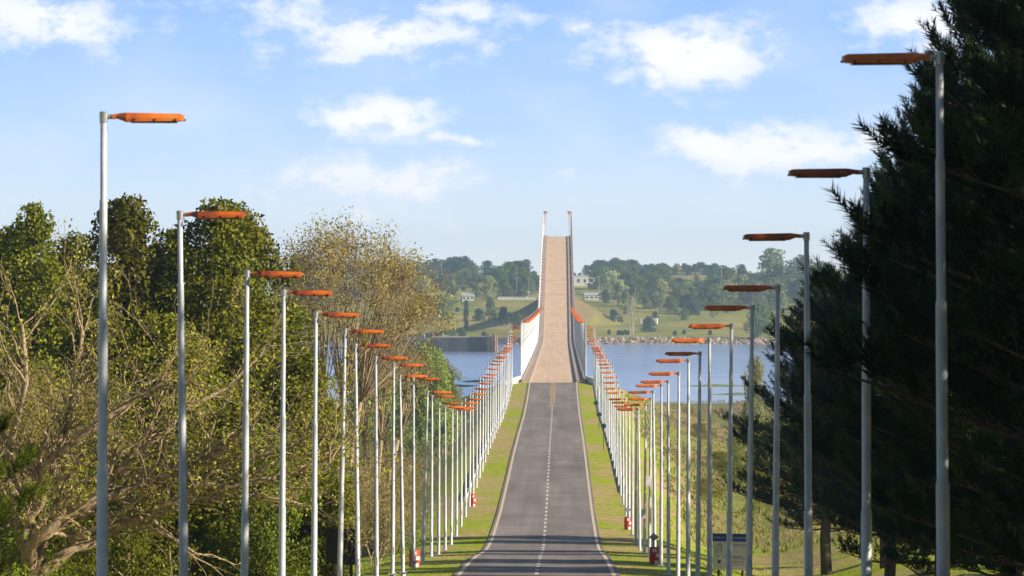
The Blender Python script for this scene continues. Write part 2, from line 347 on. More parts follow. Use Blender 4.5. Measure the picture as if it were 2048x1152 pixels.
def strip(name, x0, x1, ys, dz, m, parent=None, thick=0, kind=None, zf=road_z):
    b = MB(); vs = []; fs = []; z = zf(ys)
    for y, zz in zip(ys, z):
        vs += [(x0, y, zz+dz), (x1, y, zz+dz)] + ([(x0, y, zz+dz-thick), (x1, y, zz+dz-thick)] if thick else [])
    k = 4 if thick else 2
    for i in range(len(ys)-1):
        a = i*k; c = a+k; fs.append((a, a+1, c+1, c))
        if thick: fs += [(a+2, c+2, c+3, a+3), (a, c, c+2, a+2), (a+1, a+3, c+3, c+1)]
    if thick: fs += [(0, 2, 3, 1), ((len(ys)-1)*k, (len(ys)-1)*k+1, (len(ys)-1)*k+3, (len(ys)-1)*k+2)]
    b.add(vs, fs); o = b.build(name, m, parent); 
    if kind: o['kind'] = kind
    return o
def asphalt():
    m, nt, b = mat('asphalt'); L = nt.links; b.inputs['Roughness'].default_value = .8; b.inputs['Specular IOR Level'].default_value = .3
    n1 = noise(nt, 1.0, 6, .65, stretch=(.25, .10, 1)); n2 = noise(nt, 40, 4, .8); n3 = noise(nt, 1.0, 5, .6, stretch=(1.1, .012, 1)); n4 = noise(nt, 1, 4, .6, stretch=(.05, .55, 1))
    n5 = noise(nt, 1.0, 2, .5, stretch=(.35, .022, 1))
    s = mth(nt, 'ADD', mth(nt, 'ADD', mth(nt, 'MULTIPLY', mth(nt, 'ADD', n1, mth(nt, 'MULTIPLY', mth(nt, 'SUBTRACT', n5, .5), 1.3)), .3), mth(nt, 'MULTIPLY', n2, .14)), mth(nt, 'ADD', mth(nt, 'MULTIPLY', n3, .30), mth(nt, 'MULTIPLY', n4, .28)))
    L.new(cramp(nt, s, [(.38, (.165, .142, .126)), (.52, (.245, .213, .190)), (.66, (.34, .30, .268))]), b.inputs['Base Color']); bump(nt, b, n2, .3, .01); return m
def concrete_deck():
    m, nt, b = mat('deck_concrete'); L = nt.links; b.inputs['Roughness'].default_value = .85
    n3 = noise(nt, 1.0, 5, .6, stretch=(1.0, .010, 1)); n4 = noise(nt, 1, 4, .6, stretch=(.04, .12, 1)); n2 = noise(nt, 1.2, 5, .7)
    w = nt.nodes.new('ShaderNodeTexWave'); w.bands_direction = 'Y'; w.inputs['Scale'].default_value = .052; w.inputs['Distortion'].default_value = .3
    tc = nt.nodes.new('ShaderNodeTexCoord'); L.new(tc.outputs['Object'], w.inputs[0])
    s = mth(nt, 'ADD', mth(nt, 'ADD', mth(nt, 'MULTIPLY', n3, .4), mth(nt, 'MULTIPLY', n4, .3)), mth(nt, 'MULTIPLY', n2, .3))
    c = cramp(nt, s, [(.36, (.54, .36, .22)), (.5, (.72, .51, .34)), (.64, (.82, .61, .43))])
    j = cramp(nt, w.outputs[0], [(0, (.72,)*3), (.05, (1,)*3)]); L.new(mixc(nt, .8, c, j, 'MULTIPLY'), b.inputs['Base Color']); return m
M['asphalt'] = asphalt(); M['deck'] = concrete_deck()
M['white_line'] = simple('white_paint', (.80, .76, .66), (.58, .52, .45), 6, .7)
M['yellow_line'] = simple('yellow_paint', (.72, .46, .14), (.50, .33, .14), 6, .7)
M['cream_line'] = simple('cream_paint', (.78, .66, .46), (.58, .46, .32), 4, .7)
rys = np.concatenate([np.arange(-200, 848, 4), [848]])
tag(strip('road', -3.55, 3.55, rys, 0, M['asphalt'], thick=.5), kind='structure')
for sx in (-1, 1): tag(strip('road_edge_line', sx*3.3-.09, sx*3.3+.09, rys, .006, M['cream_line']), kind='structure')
M['dirt'] = simple('sandy_shoulder', (.42, .32, .20), (.25, .19, .10), 1.5, .95)
cl = MB(); yl = MB()
y = 150.0
while y < 752:
    z0, z1 = road_z(y), road_z(y+3.8); cl.add([(-.085, y, z0+.008), (.085, y, z0+.008), (.085, y+3.8, z1+.008), (-.085, y+3.8, z1+.008)], [(0, 1, 2, 3)]); y += 7.6
tag(cl.build('road_centre_line', M['white_line']), kind='structure')
y = 752.0
while y < 846:
    for sx in (-1, 1):
        z0, z1 = road_z(y), road_z(y+3.4); x = sx*.18; yl.add([(x-.15, y, z0+.008), (x+.15, y, z0+.008), (x+.15, y+3.4, z1+.008), (x-.15, y+3.4, z1+.008)], [(0, 1, 2, 3)])
    y += 6.8
tag(yl.build('road_yellow_line', M['yellow_line']), kind='structure')

# ------------------------------------------------------------------ the bridge
M['parapet'] = simple('parapet_concrete', (.42, .35, .30), (.26, .21, .18), 1.0, .85, stretch=(1, .2, 2))
M['kerb'] = simple('walkway_concrete', (.50, .40, .33), (.34, .26, .21), .8, .85, stretch=(1, .2, 1))
M['pier'] = simple('pier_concrete', (.45, .42, .38), (.28, .26, .23), .3, .9)
M['whitewall'] = simple('whitewashed_concrete', (.80, .78, .74), (.60, .57, .52), 1.2, .8)
bys = np.concatenate([np.arange(848.4, 1440, 8), np.arange(1440, 2110, 6), np.arange(2110, 2901, 12)])
BR = tag(empty('bridge', (0, 848, 0)), 'long concrete road bridge crossing the river and climbing to a high crest', 'bridge')
def bstrip(name, x0, x1, dz, m, th, parent=BR):
    o = strip(name, x0, x1, bys, dz, m, thick=th); o.parent = parent; o.matrix_parent_inverse = Matrix.Translation((0, -848, 0)); return o
BR_INV = Matrix.Translation((0, -848, 0))
deck = bstrip('deck', -4.75, 4.75, 0, M['deck'], .45)
for sx, lb in ((-1, 'left'), (1, 'right')):
    a, b_ = sorted((sx*3.28, sx*4.3)); bstrip('walkway', a, b_, .24, M['kerb'], .23)
    a, b_ = sorted((sx*4.305, sx*4.5)); bstrip('parapet', a, b_, .50, M['parapet'], .95)
    for gx in (1.4, 3.4): 
        a, b_ = sorted((sx*gx-.25, sx*gx+.25)); bstrip('girder', a, b_, -.46, M['pier'], 1.5)
for sx in (-1, 1): bstrip('edge_line', sx*3.12-.07, sx*3.12+.07, .008, M['cream_line'], 0, BR)
bstrip('centre_line', -.06, .06, .008, M['cream_line'], 0, BR)
for y in np.arange(880, 2600, 36):
    z1 = float(road_z(y))-2.0; z0 = min(gz(6, y), 0)-2; b = MB(); b.box((0, y, (z0+z1)/2-.4), (6.5, 1.4, z1-z0-.8)); b.box((0, y, z1-.42), (8.6, 1.7, .8))
    o = b.build('pier', M['pier'], BR); o.matrix_parent_inverse = BR_INV
for sx in (-1, 1):      # white wing walls flaring out at the abutment
    b = MB(); z = float(road_z(848))
    pts = [(sx*4.55, 849.6), (sx*5.3, 847.6), (sx*6.6, 838), (sx*6.8, 838), (sx*5.55, 849.4), (sx*4.6, 852)]
    vs = [(x, y, z-4) for x, y in pts]+[(x, y, z+(.95 if i in (0, 5) else .75 if i in (1, 4) else .35)) for i, (x, y) in enumerate(pts)]
    n = len(pts); b.add(vs, [tuple(range(n)), tuple(range(2*n-1, n-1, -1))]+[(i, (i+1) % n, n+(i+1) % n, n+i) for i in range(n)])
    o = b.build('wing_wall', M['whitewall'], BR); o.matrix_parent_inverse = BR_INV

# ------------------------------------------------------------------ street lamps
def pole_mat():
    m, nt, b = mat('lamp_pole_paint'); L = nt.links; b.inputs['Roughness'].default_value = .42; b.inputs['Metallic'].default_value = 0.0
    n = noise(nt, 2.5, 6, .65, stretch=(1, 1, .5)); oi = nt.nodes.new('ShaderNodeObjectInfo')
    c = cramp(nt, n, [(.30, (.30, .34, .40)), (.46, (.52, .56, .61)), (.7, (.72, .74, .76))])
    h = nt.nodes.new('ShaderNodeHueSaturation'); L.new(c, h.inputs['Color']); L.new(mth(nt, 'ADD', mth(nt, 'MULTIPLY', oi.outputs['Random'], .2), .82), h.inputs['Value']); L.new(h.outputs[0], b.inputs['Base Color'])
    bump(nt, b, noise(nt, 14, 3), .12, .01); return m
def head_mat():
    m, nt, b = mat('orange_lamp_paint'); L = nt.links; b.inputs['Roughness'].default_value = .45
    oi = nt.nodes.new('ShaderNodeObjectInfo'); n = noise(nt, 1.6, 6, .6)
    c = cramp(nt, mth(nt, 'ADD', n, mth(nt, 'MULTIPLY', mth(nt, 'SUBTRACT', oi.outputs['Random'], .5), .25)), [(.30, (.24, .05, .02)), (.45, (.55, .12, .018)), (.62, (.72, .19, .025)), (.8, (.72, .28, .07))]); L.new(c, b.inputs['Base Color']); return m
M['pole'] = pole_mat(); M['head'] = head_mat()
M['collar'] = simple('galvanised_collar', (.55, .56, .58), (.38, .39, .41), 8, .35, .5)
M['lens'] = simple('dusty_lamp_glass', (.10, .09, .08), (.05, .045, .04), 6, .25)
M['bolt'] = simple('dark_steel', (.06, .06, .065), (.03, .03, .03), 9, .4, .6)
H = 8.4
def make_lamp():
    r = empty('street_lamp')
    bp = MB(); bp.box((0, 0, .02), (.36, .36, .04))
    for i in (-1, 1):
        for j in (-1, 1): bp.box((i*.13, j*.13, .055), (.05, .05, .05))
    bp.build('base_plate', M['collar'], r); ad = MB(); ad.box((0, -.104, .95), (.09, .02, .30)); ad.build('access_door', M['collar'], r)
    p = MB(); p.lathe([(.105, -.6), (.105, 0), (.083, .02), (.083, 3.16), (.080, 3.22), (.070, 3.25), (.070, 5.36), (.067, 5.42), (.057, 5.44), (.057, 7.12), (.054, 7.16), (.047, 7.18), (.047, H-.06)], 14); p.build('pole', M['pole'], r, True)
    c = MB(); c.lathe([(.047, H-.10), (.062, H-.09), (.062, H+.05), (.05, H+.065)], 12); c.tube([(.03, 0, H-.01), (.17, 0, H-.01)], .036, 8); c.build('collar', M['collar'], r)
    h = MB()       # cast head: narrow spigot widening into a long shallow tray, top sloping down to the sides
    secs = [(.12, .04, -.035, .025), (.20, .05, -.04, .035), (.28, .11, -.065, .045), (.33, .15, -.085, .048), (1.12, .15, -.072, .036), (1.18, .13, -.062, .012)]
    vs = []; fs = []
    for x, w, zb, zt in secs:
        vs += [(x, -w, zb), (x, w, zb), (x, w, zb+.05), (x, w*.62, zt), (x, -w*.62, zt), (x, -w, zb+.05)]
    for i in range(len(secs)-1):
        for k in range(6): a = i*6+k; b_ = i*6+(k+1) % 6; fs.append((a, b_, b_+6, a+6))
    fs.append((5, 4, 3, 2, 1, 0)); e = (len(secs)-1)*6; fs.append(tuple(e+k for k in range(6)))
    h.add([(x, y, z+H) for x, y, z in vs], fs); nf = len(h.f)
    for x in (.45, .75, 1.05):
        for sy in (-1, 1): h.box((x, sy*.152, H-.055), (.024, .02, .024))
    h.box((1.19, 0, H-.055), (.03, .09, .028)); hd = h.build('lamp_head', M['head'], r); hd.data.materials.append(M['bolt'])
    for p_ in hd.data.polygons[nf:]: p_.material_index = 1
    l = MB(); l.box((.74, 0, H-.086), (.68, .25, .024)); l.build('lens', M['lens'], hd)
    return r
lampproto = make_lamp()
LAMPS = []
ORD = ['nearest', 'second-nearest', 'third-nearest', 'fourth-nearest', 'fifth-nearest', 'sixth-nearest', 'seventh-nearest', 'eighth-nearest', 'ninth-nearest', 'tenth-nearest', 'eleventh-nearest', 'twelfth-nearest']
BACK_L = ['rising against open sky at far left', 'with its orange head against dark evergreens and sky', 'in front of the dark evergreen trees', 'in front of the thin leafy tree', 'crossed behind by long bare limbs', 'passing in front of the dark notice board', 'beside the dark notice board', 'in front of sparse tan twigs', 'in front of sparse tan twigs and grass', 'just nearer than the red drum', 'beside the red drum on the left verge', 'beyond the red drum on the left verge']
BACK_R = ['rising in front of the tall dark pines at far right', 'with its head against sky left of the pines', 'with its head left of the pale eucalyptus', 'with its head over the far bank trees', 'right of the blue and white information board', 'crossing the blue and white information board', 'at the left edge of the information board', 'with its head over the blue river', 'with its head over the blue river and darker pole', 'with its head over the bright shallows', 'just right of the nearer red drum', 'beside the nearer red drum on the right verge']
rl = random.Random(11)
def lamp(side, X, y, ztop=None, label='', group='', lean=.5):
    o = lampproto if not LAMPS else copy_tree(lampproto); LAMPS.append(o)
    z = (float(road_z(y))-.25) if 848 <= y else gz(side*X, y)
    H0 = H+.03
    zt = ztop if ztop is not None else z+H0*rl.uniform(.992, 1.008)
    zb = zt-H0
    if y >= 848: zt = None; zb = float(road_z(y))+.1 if y > 850 else zb
    o.location = (side*X, y, zb); 
    o.rotation_euler = (R(rl.gauss(0, lean)), R(rl.gauss(0, lean)), (PI if side > 0 else 0)+R(rl.gauss(0, 4)))
    tag(o, label, 'street lamp', group); return o
W2 = 5.7
LT = [(203, 230), (370, 427), (487, 545), (563, 583), (627, 627), (678, 660), (716, 690), (753, 715), (785, 729), (806, 752), (827, 757)]
RT = [(1889, 112), (1733, 342), (1619, 470), (1549, 574), (1496, 614), (1457, 650), (1419, 679), (1395, 706), (1376, 720), (1356, 746), (1337, 762)]
for side, T_, BK, nm in ((-1, LT, BACK_L, 'left'), (1, RT, BACK_R, 'right')):
    k = 0; y = 0
    for k in range(60):
        if k < len(T_):
            s = abs(T_[k][0]-VX)/(W2-side*CX); y = F/s; zt = CZ+(VY-T_[k][1])/s+.02
        else: y += 18.67+rl.uniform(-.5, .5); zt = None
        if y > 846: break
        g = 'lamps along the %s side of the approach road' % nm
        if k < 12: lb = '%s lamp of %s row, %s' % (ORD[k], nm, BK[k])
        elif k < 26: lb = 'white lamp post near the low dip of the %s roadside row' % nm
        else: lb = 'white lamp post in the crowded far end of the %s roadside row' % nm
        lamp(side, W2, y, zt, lb, g)
    y = 852.5
    while y < 2085:
        g = 'lamps along the %s side of the bridge' % nm
        lb = ('white lamp post packed tightly with others on the level %s bridge side' if y < 1500 else 'white lamp post on the climbing %s side of the bridge') % nm
        lamp(side, 4.62, y, None, lb, g, .12); y += 12.6

# ------------------------------------------------------------------ guardrails, drums, signs
M['rail'] = simple('white_rail_paint', (.80, .79, .76), (.62, .60, .56), 2, .6)
for sx, y0, nm in ((-1, 455, 'left'), (1, 470, 'right')):
    g = tag(empty('guardrail', (sx*6.15, y0, 0)), 'low white rail running along the foot of the %s lamp row up to the bridge' % nm, 'guardrail')
    inv = Matrix.Translation((-sx*6.15, -y0, 0))
    ys = np.arange(y0, 848, 8.0); b = MB(); zz = ground_z(np.full(len(ys), sx*6.15), ys)
    for i in range(len(ys)-1):
        for (a, c) in ((.06, .30),):
            b.add([(sx*6.12, ys[i], zz[i]+a), (sx*6.18, ys[i], zz[i]+a), (sx*6.18, ys[i], zz[i]+c), (sx*6.12, ys[i], zz[i]+c), (sx*6.12, ys[i+1], zz[i+1]+a), (sx*6.18, ys[i+1], zz[i+1]+a), (sx*6.18, ys[i+1], zz[i+1]+c), (sx*6.12, ys[i+1], zz[i+1]+c)],
                  [(0, 1, 2, 3), (0, 4, 5, 1), (1, 5, 6, 2), (2, 6, 7, 3), (3, 7, 4, 0), (7, 6, 5, 4)])
    o = b.build('rail', M['rail'], g); o.matrix_parent_inverse = inv
    for i in range(len(ys)):
        p = MB(); p.box((sx*6.25, ys[i], zz[i]+.05), (.10, .12, .62)); o = p.build('rail_post', M['rail'], g); o.matrix_parent_inverse = inv
M['red'] = simple('red_paint', (.72, .05, .025), (.50, .035, .02), 6, .5)
M['whitep'] = simple('white_sheet_paint', (.78, .77, .76), (.60, .58, .57), 5, .5)
M['black'] = simple('black_paint', (.03, .03, .035), (.02, .02, .02), 6, .5)
M['navy'] = simple('dark_blue_paint', (.03, .04, .09), (.02, .025, .05), 6, .4)
def drum(px, yb, d, label, w=.5, h=.82):
    x = CX+(px-VX)*d/F; z = gz(x, d); t = tag(empty('traffic_drum', (x, d, z)), label, 'drum', 'red and white drums at the roadside')
    b = MB(); r = w/2; prof = []
    for q in (0, .06, .33, .36, .62, .65, .94, 1): prof.append((r*(1.03 if q in (.33, .36, .62, .65) else .98), h*q))
    b.lathe(prof, 18); b.build('drum_body', M['red'], t, True)
    for (zz, a0) in ((.04, -1.6), (.45, -1.3), (.74, -2.0)):     # curved white reflective patches facing the traffic
        q = MB(); vs = []
        for i in range(5):
            a = a0+i*.2; vs += [((r*1.06)*math.cos(a), (r*1.06)*math.sin(a), h*zz-.02), ((r*1.06)*math.cos(a), (r*1.06)*math.sin(a), h*zz+.15)]
        q.add(vs, [(2*i, 2*i+2, 2*i+3, 2*i+1) for i in range(4)]); q.build('reflective_patch', M['whitep'], t)
    return x, z
def diamond(x, d, z, h, size, label):
    t = tag(empty('diamond_sign', (x, d, z)), label, 'sign', 'diamond signs behind the drums')
    b = MB(); b.tube([(0, 0, -.3), (0, 0, h)], .03, 8); b.build('post', M['bolt'], t)
    s_ = size/2
    def dia(y, r, y2, v=.78): return [(-r, y, h), (0, y, h-r*v), (r, y, h), (0, y, h+r*v), (-r, y2, h), (0, y2, h-r*v), (r, y2, h), (0, y2, h+r*v)]
    F8 = [(0, 1, 2, 3), (7, 6, 5, 4), (0, 4, 5, 1), (1, 5, 6, 2), (2, 6, 7, 3), (3, 7, 4, 0)]
    b = MB(); b.add(dia(-.035, s_, -.010), F8); pl = b.build('sign_plate', M['navy'], t)
    b = MB(); b.add(dia(-.040, s_*.80, -.037), F8); b.build('sign_face', M['signface'], pl)
    b = MB()
    for (ox, oz, w) in ((-.06, .05, .12), (.06, .0, .10), (-.02, -.06, .12)): b.box((ox, -.043, h+oz), (w, .004, .028))
    b.build('sign_mark', M['navy'], pl)
M['signface'] = simple('weathered_sign_face', (.45, .47, .52), (.30, .32, .36), 9, .5)
dd = 288.; x, z = drum(1309, 1118, dd, 'larger red and white drum by the nearer right lamp bases'); diamond(x-.02, dd+.5, z, 1.28, .50, 'diamond hazard sign behind the nearer right drum')
dd = 401.; x, z = drum(1256, 1054, dd, 'smaller red and white drum further along the right verge'); diamond(x-.02, dd+.5, z, 1.30, .46, 'diamond hazard sign behind the farther right drum')
dd = 279.; x, z = drum(829, 1131, dd, 'red drum behind the lamp post on the left verge', .52, .80); diamond(x-.12, dd+.4, z, 1.55, .36, 'diamond hazard sign behind the left drum, half hidden by a lamp post')
dd = 445.; x, z = drum(946, 1005, dd, 'slim red drum among the distant left lamp bases', .42, .95)
def panel(name, px, w, h, zc_, d, label, cat):
    x = CX+(px-VX)*d/F; z = gz(x, d); return x, z, tag(empty(name, (x, d, z)), label, cat)
def txt(s, size, loc, m, parent, name='lettering', w=None):
    c = bpy.data.curves.new(name, 'FONT'); c.body = s; c.size = size; c.extrude = .002; c.align_x = 'LEFT'
    o = bpy.data.objects.new(name, c); COL.objects.link(o); o.rotation_euler = (PI/2, 0, 0)
    bpy.context.view_layer.update(); dg = bpy.context.evaluated_depsgraph_get(); me = bpy.data.meshes.new_from_object(o.evaluated_get(dg)); bpy.data.objects.remove(o)
    if w:
        xs = [v.co.x for v in me.vertices]; k = w/max(max(xs)-min(xs), 1e-3)
        for v in me.vertices: v.co.x *= k
    q = link(name, me, m, parent); q.rotation_euler = (PI/2, 0, 0); q.location = loc; return q
M['blue'] = simple('blue_sign_paint', (.02, .07, .38), (.02, .05, .28), 5, .4)
M['board'] = simple('white_board', (.62, .64, .68), (.50, .52, .56), 3, .5)
M['ink'] = simple('faded_ink', (.10, .13, .22), (.07, .09, .15), 5, .6)
d = 256.; s = F/d*.92
x, z, t = panel('information_board', 1462, 0, 0, 0, d, 'blue-headed white information board on two dark posts by right lamps', 'sign'); t.rotation_euler = (0, 0, R(-27))
zb = CZ+(VY-1140)/(F/d)-z; zt = CZ+(VY-1067)/(F/d)-z; hh = zt-zb; ww = 74/s
b = MB(); b.box((0, 0, (zb+zt)/2), (ww, .05, hh)); bd = b.build('board', M['board'], t)
b = MB(); b.box((0, -.029, zt-hh*.11), (ww+.01, .008, hh*.215)); hdr = b.build('header', M['blue'], bd)
b = MB(); rs = random.Random(4)      # header lettering: too worn to read in the photo, so worn strokes only
for q0, q1 in ((-.45, -.17), (.04, .40)):
    q = q0
    while q < q1:
        hs = rs.uniform(.05, .085); b.box((q*ww, -.036, zt-hh*.115), (.016, .004, hs))
        if rs.random() < .5: b.box((q*ww+.022, -.036, zt-hh*.115+rs.choice([-.03, 0, .03])), (.024, .004, .015))
        q += rs.choice([.028, .034, .05])
b.build('worn_lettering', M['whitep'], bd)
b = MB()
for (cx_, cz_, r) in ((-.33, .58, .17), (-.30, .66, .10), (-.33, .46, .15)):
    for k in range(18):
        a = 2*PI*k/18; a2 = 2*PI*(k+1)/18; q = lambda a, r: (cx_*ww+r*math.cos(a), -.030, zb+cz_*hh+r*math.sin(a))
        b.add([q(a, r), q(a2, r), q(a2, r-.022), q(a, r-.022)], [(0, 1, 2, 3)])
b.box((-.32*ww, -.030, zb+.22*hh), (.16, .006, .15))
for (lx, lz, lw) in ((.22, .70, .46), (.22, .66, .40), (.06, .38, .5), (.08, .35, .6), (.2, .31, .44), (.10, .20, .5), (.10, .14, .62), (-.3, .09, .2), (.2, .24, .3)): b.box((lx*ww, -.030, zb+lz*hh), (lw*ww, .006, .016))
b.build('printed_graphics', M['ink'], bd)
for q in (-.36, .30): 
    b = MB(); b.box((q*ww, .06, (zb+.1-.4)/2), (.09, .07, zb+.5)); b.build('post', M['darkbark'], t)
d = 226.; s = F/d
x, z, t = panel('notice_board', 686, 0, 0, 0, d, 'dark brown notice board on two posts beside left tree', 'sign'); t.rotation_euler = (0, 0, R(-27))
zb = CZ+(VY-1129)/s-z; zt = CZ+(VY-1058)/s-z; hh = zt-zb; ww = 74/s
M['boarddark'] = simple('dark_stained_wood', (.030, .022, .024), (.016, .012, .014), 3, .6, stretch=(1, 1, 4))
b = MB(); b.box((0, 0, (zb+zt)/2), (ww, .06, hh)); bd = b.build('board', M['boarddark'], t)
b = MB(); 
for q in (.0, -.035): b.box((.08*ww, -.034, zt-hh*.27+q), (.15, .006, .013))
b.build('lettering', M['whitep'], bd)
for q in (-.37, .22):
    b = MB(); b.box((q*ww, .07, (zb-.4)/2+.05), (.10, .08, zb+.5)); b.build('post', M['boarddark'], t)
    b = MB(); b.box((q*ww, -.036, (zb+zt)/2), (.05, .012, hh*.98)); b.build('batten', M['boarddark'], t)
for i, (px, y, s, sc, lb) in enumerate(((1192, 806, 16.5, .55, 'farthest dark road sign seen from behind in the right lamp row'), (1198, 829, 18.5, .55, 'middle dark road sign seen from behind in the right lamp row'), (1207, 852, 21, .5, 'nearest dark road sign seen from behind in the right lamp row'))):
    p = at(px, y, s); g = gz(p[0], p[1]); t = tag(empty('road_sign', (p[0], p[1], g)), lb, 'sign', 'dark road signs in the right lamp row')
    b = MB(); b.tube([(0, 0, -.3), (0, 0, p[2]-g+.2)], .03, 6); b.build('post', M['galv'] or M['bolt'], t)
    b = MB(); n = 16; r = sc/2; zc2 = p[2]-g
    b.add([(r*math.cos(2*PI*k/n), yy, zc2+r*math.sin(2*PI*k/n)) for yy in (-.05, -.035) for k in range(n)], [tuple(range(n)), tuple(range(2*n-1, n-1, -1))]+[(k, (k+1) % n, n+(k+1) % n, n+k) for k in range(n)])
    b.build('sign_plate', M['navy'], t)
for px, y, k, lb in ((1296, 962, 13, 'upper white metal box strapped to a right lamp post'), (1287, 1028, 14, 'lower white metal box strapped to a right lamp post')):
    lx = W2-.17; s = (px-VX)/(lx-CX); p = (lx, F/s, CZ+(VY-y)/s)
    t = tag(empty('utility_box', p), lb, 'box', 'white boxes on the lamp posts'); b = MB(); b.box((0, 0, 0), (.24, .16, .5)); bb = b.build('cabinet', M['whitep'], t); b = MB(); b.box((0, -.084, 0), (.20, .006, .44)); b.build('door', M['whitep'], t)

# ------------------------------------------------------------------ vegetation builders
def grow(rng, mb, tips, p, d, L, r, depth, P):
    n = P.get('seg', 5); pts = [p.copy()]; rad = [r]; cur = p.copy(); dr = d.copy()
    for i in range(n):
        dr = nrm(dr + rng.normal(size=3)*P['wig'] + np.array([0, 0, P['up'][min(depth, len(P['up'])-1)]])*.12)
        cur = cur+dr*L/n; pts.append(cur.copy()); rad.append(r*(1-(i+1)/n*(.45 if depth < P['max'] else .8)))
    mb.tube(pts, rad, 7 if r > .12 else (5 if r > .03 else 3), cap=False)
    if depth >= P['max']-1: tips.extend([(pts[j], nrm(pts[j]-pts[j-1])) for j in range(1, n+1)])
    if depth >= P['max']: return
    nc = P['kids'][min(depth, len(P['kids'])-1)]
    for c in range(nc):
        t = rng.uniform(P.get('t0', .3), 1.0) if c < nc-1 else 1.0
        j = t*n; i = min(int(j), n-1); q = pts[i]*(1-(j-i))+pts[i+1]*(j-i); dd = nrm(pts[i+1]-pts[i])
        side = nrm(np.cross(dd, rng.normal(size=3))); an = P['ang']*rng.uniform(.6, 1.3) if c < nc-1 else P['ang']*.4
        nd = nrm(dd*math.cos(an)+side*math.sin(an)+np.array(P.get('bias', (0, 0, 0)))*.3)
        grow(rng, mb, tips, q, nd, L*P['ratio']*rng.uniform(.75, 1.15), max(rad[i]*P.get('rr', .62), P.get('rmin', .006)), depth+1, P)
def branch_tree(name, seed, P, stems, bark, leafm, nleaf, lsize, label, group=None, loc=(0, 0, 0), spread=.25, cat='tree'):
    rng = np.random.default_rng(seed); mb = MB(); tips = []
    for (p, d, L, r) in stems: grow(rng, mb, tips, np.array(p, float), nrm(np.array(d, float)), L, r, 0, P)
    t = tag(empty(name, loc), label, cat, group); mb.build('trunk', bark, t, True)
    if nleaf and tips:
        idx = rng.integers(0, len(tips), nleaf); pp = np.array([tips[i][0] for i in idx]); 
        c = pp+rng.normal(size=pp.shape)*spread; n = nrm(rng.normal(size=pp.shape)+np.array([.3, -.2, .6]))
        cl_ = (idx*2654435761 % 97)/97*.5
        link('crown', poly_mesh('crown', leaf_quads(rng, c, n, lsize, .5), np.clip(cl_+rng.uniform(0, .5, nleaf), 0, 1)), leafm, t)
    return t
def lump_crown(rng, clumps, per, size, inner=.78, flat=1.0, nrand=.7):
    cs = []; ns = []; ts = []
    for (cx, cy, cz, r) in clumps:
        n = int(per*r*r); v = nrm(rng.normal(size=(n, 3))); lump = 1+.18*np.sin(v[:, 0]*5+cx)*np.sin(v[:, 1]*6+cy)+.12*np.sin(v[:, 2]*9+cz)
        q = v*(r*lump*rng.uniform(inner, 1.05, n))[:, None]*np.array([1, 1, flat]); cs.append(q+np.array([cx, cy, cz])); ns.append(nrm(v+rng.normal(size=v.shape)*nrand))
        ts.append(np.clip(rng.uniform(.1, .9)*.5+rng.uniform(0, .5, n), 0, 1))
    c = np.concatenate(cs); n = np.concatenate(ns); return leaf_quads(rng, c, n, size, .6), np.concatenate(ts)
def evergreen_mesh(seed, Ht, Rd, ncl=70, per=190, size=.13, cr=(.45, .95), z0=.08, shape=.6, narrow=1.0):
    rng = np.random.default_rng(seed); cl_ = []
    for i in range(ncl):
        h = rng.uniform(z0, 1)**.9; prof = math.sin(PI*min(1, max(.0, (h*(1-.12)+.12)))**.9)**shape
        a = rng.uniform(0, 2*PI); rr = Rd*prof*rng.uniform(.55, 1.0)*(1+.25*math.sin(3*a+seed)); r = rng.uniform(*cr)*(1-.35*h)
        cl_.append((rr*math.cos(a)*narrow, rr*math.sin(a), Ht*h-r*.6, r))
    for i in range(8): h = rng.uniform(.2, .85); cl_.append((0, 0, Ht*h, Rd*.45))
    q, t = lump_crown(rng, cl_, per, size); return poly_mesh('crown', q, t), cl_
def trunk_mesh(Ht, r, lean=.02, seed=0, limbs=None):
    rng = np.random.default_rng(seed); b = MB(); pts = []; rad = []
    for i in range(7): q = i/6; pts.append((Ht*lean*q*q*3+rng.normal()*.05*q*r*10, rng.normal()*.05*q*r*10, -.6+Ht*q)); rad.append(r*(1.25-.95*q) if i else r*1.5)
    b.tube(pts, rad, 8)
    if limbs:
        for (x, y, z, rr) in limbs:
            zs = z*.72; b.tube([(0, 0, zs), (x*.5, y*.5, (zs+z)/2+.1), (x, y, z)], [r*.3, r*.2, r*.06], 5)
    me = bpy.data.meshes.new('trunk'); me.from_pydata(b.v, [], b.f); me.update(); me.shade_smooth(); return me
def tree_from(name, crown, cm, trunk, bm_, loc, label, group=None, scale=1, rz=0, cat='tree', sz=None):
    t = tag(empty(name, loc, rz), label, cat, group); t.scale = (scale, scale, sz or scale)
    for nm, me, m in (('trunk', trunk, bm_), ('crown', crown, cm)):
        if me is None: continue
        if not me.materials: me.materials.append(m)
        o = bpy.data.objects.new(nm, me); COL.objects.link(o); o.parent = t
        if me.materials[0] != m: o.material_slots[0].link = 'OBJECT'; o.material_slots[0].material = m
    return t
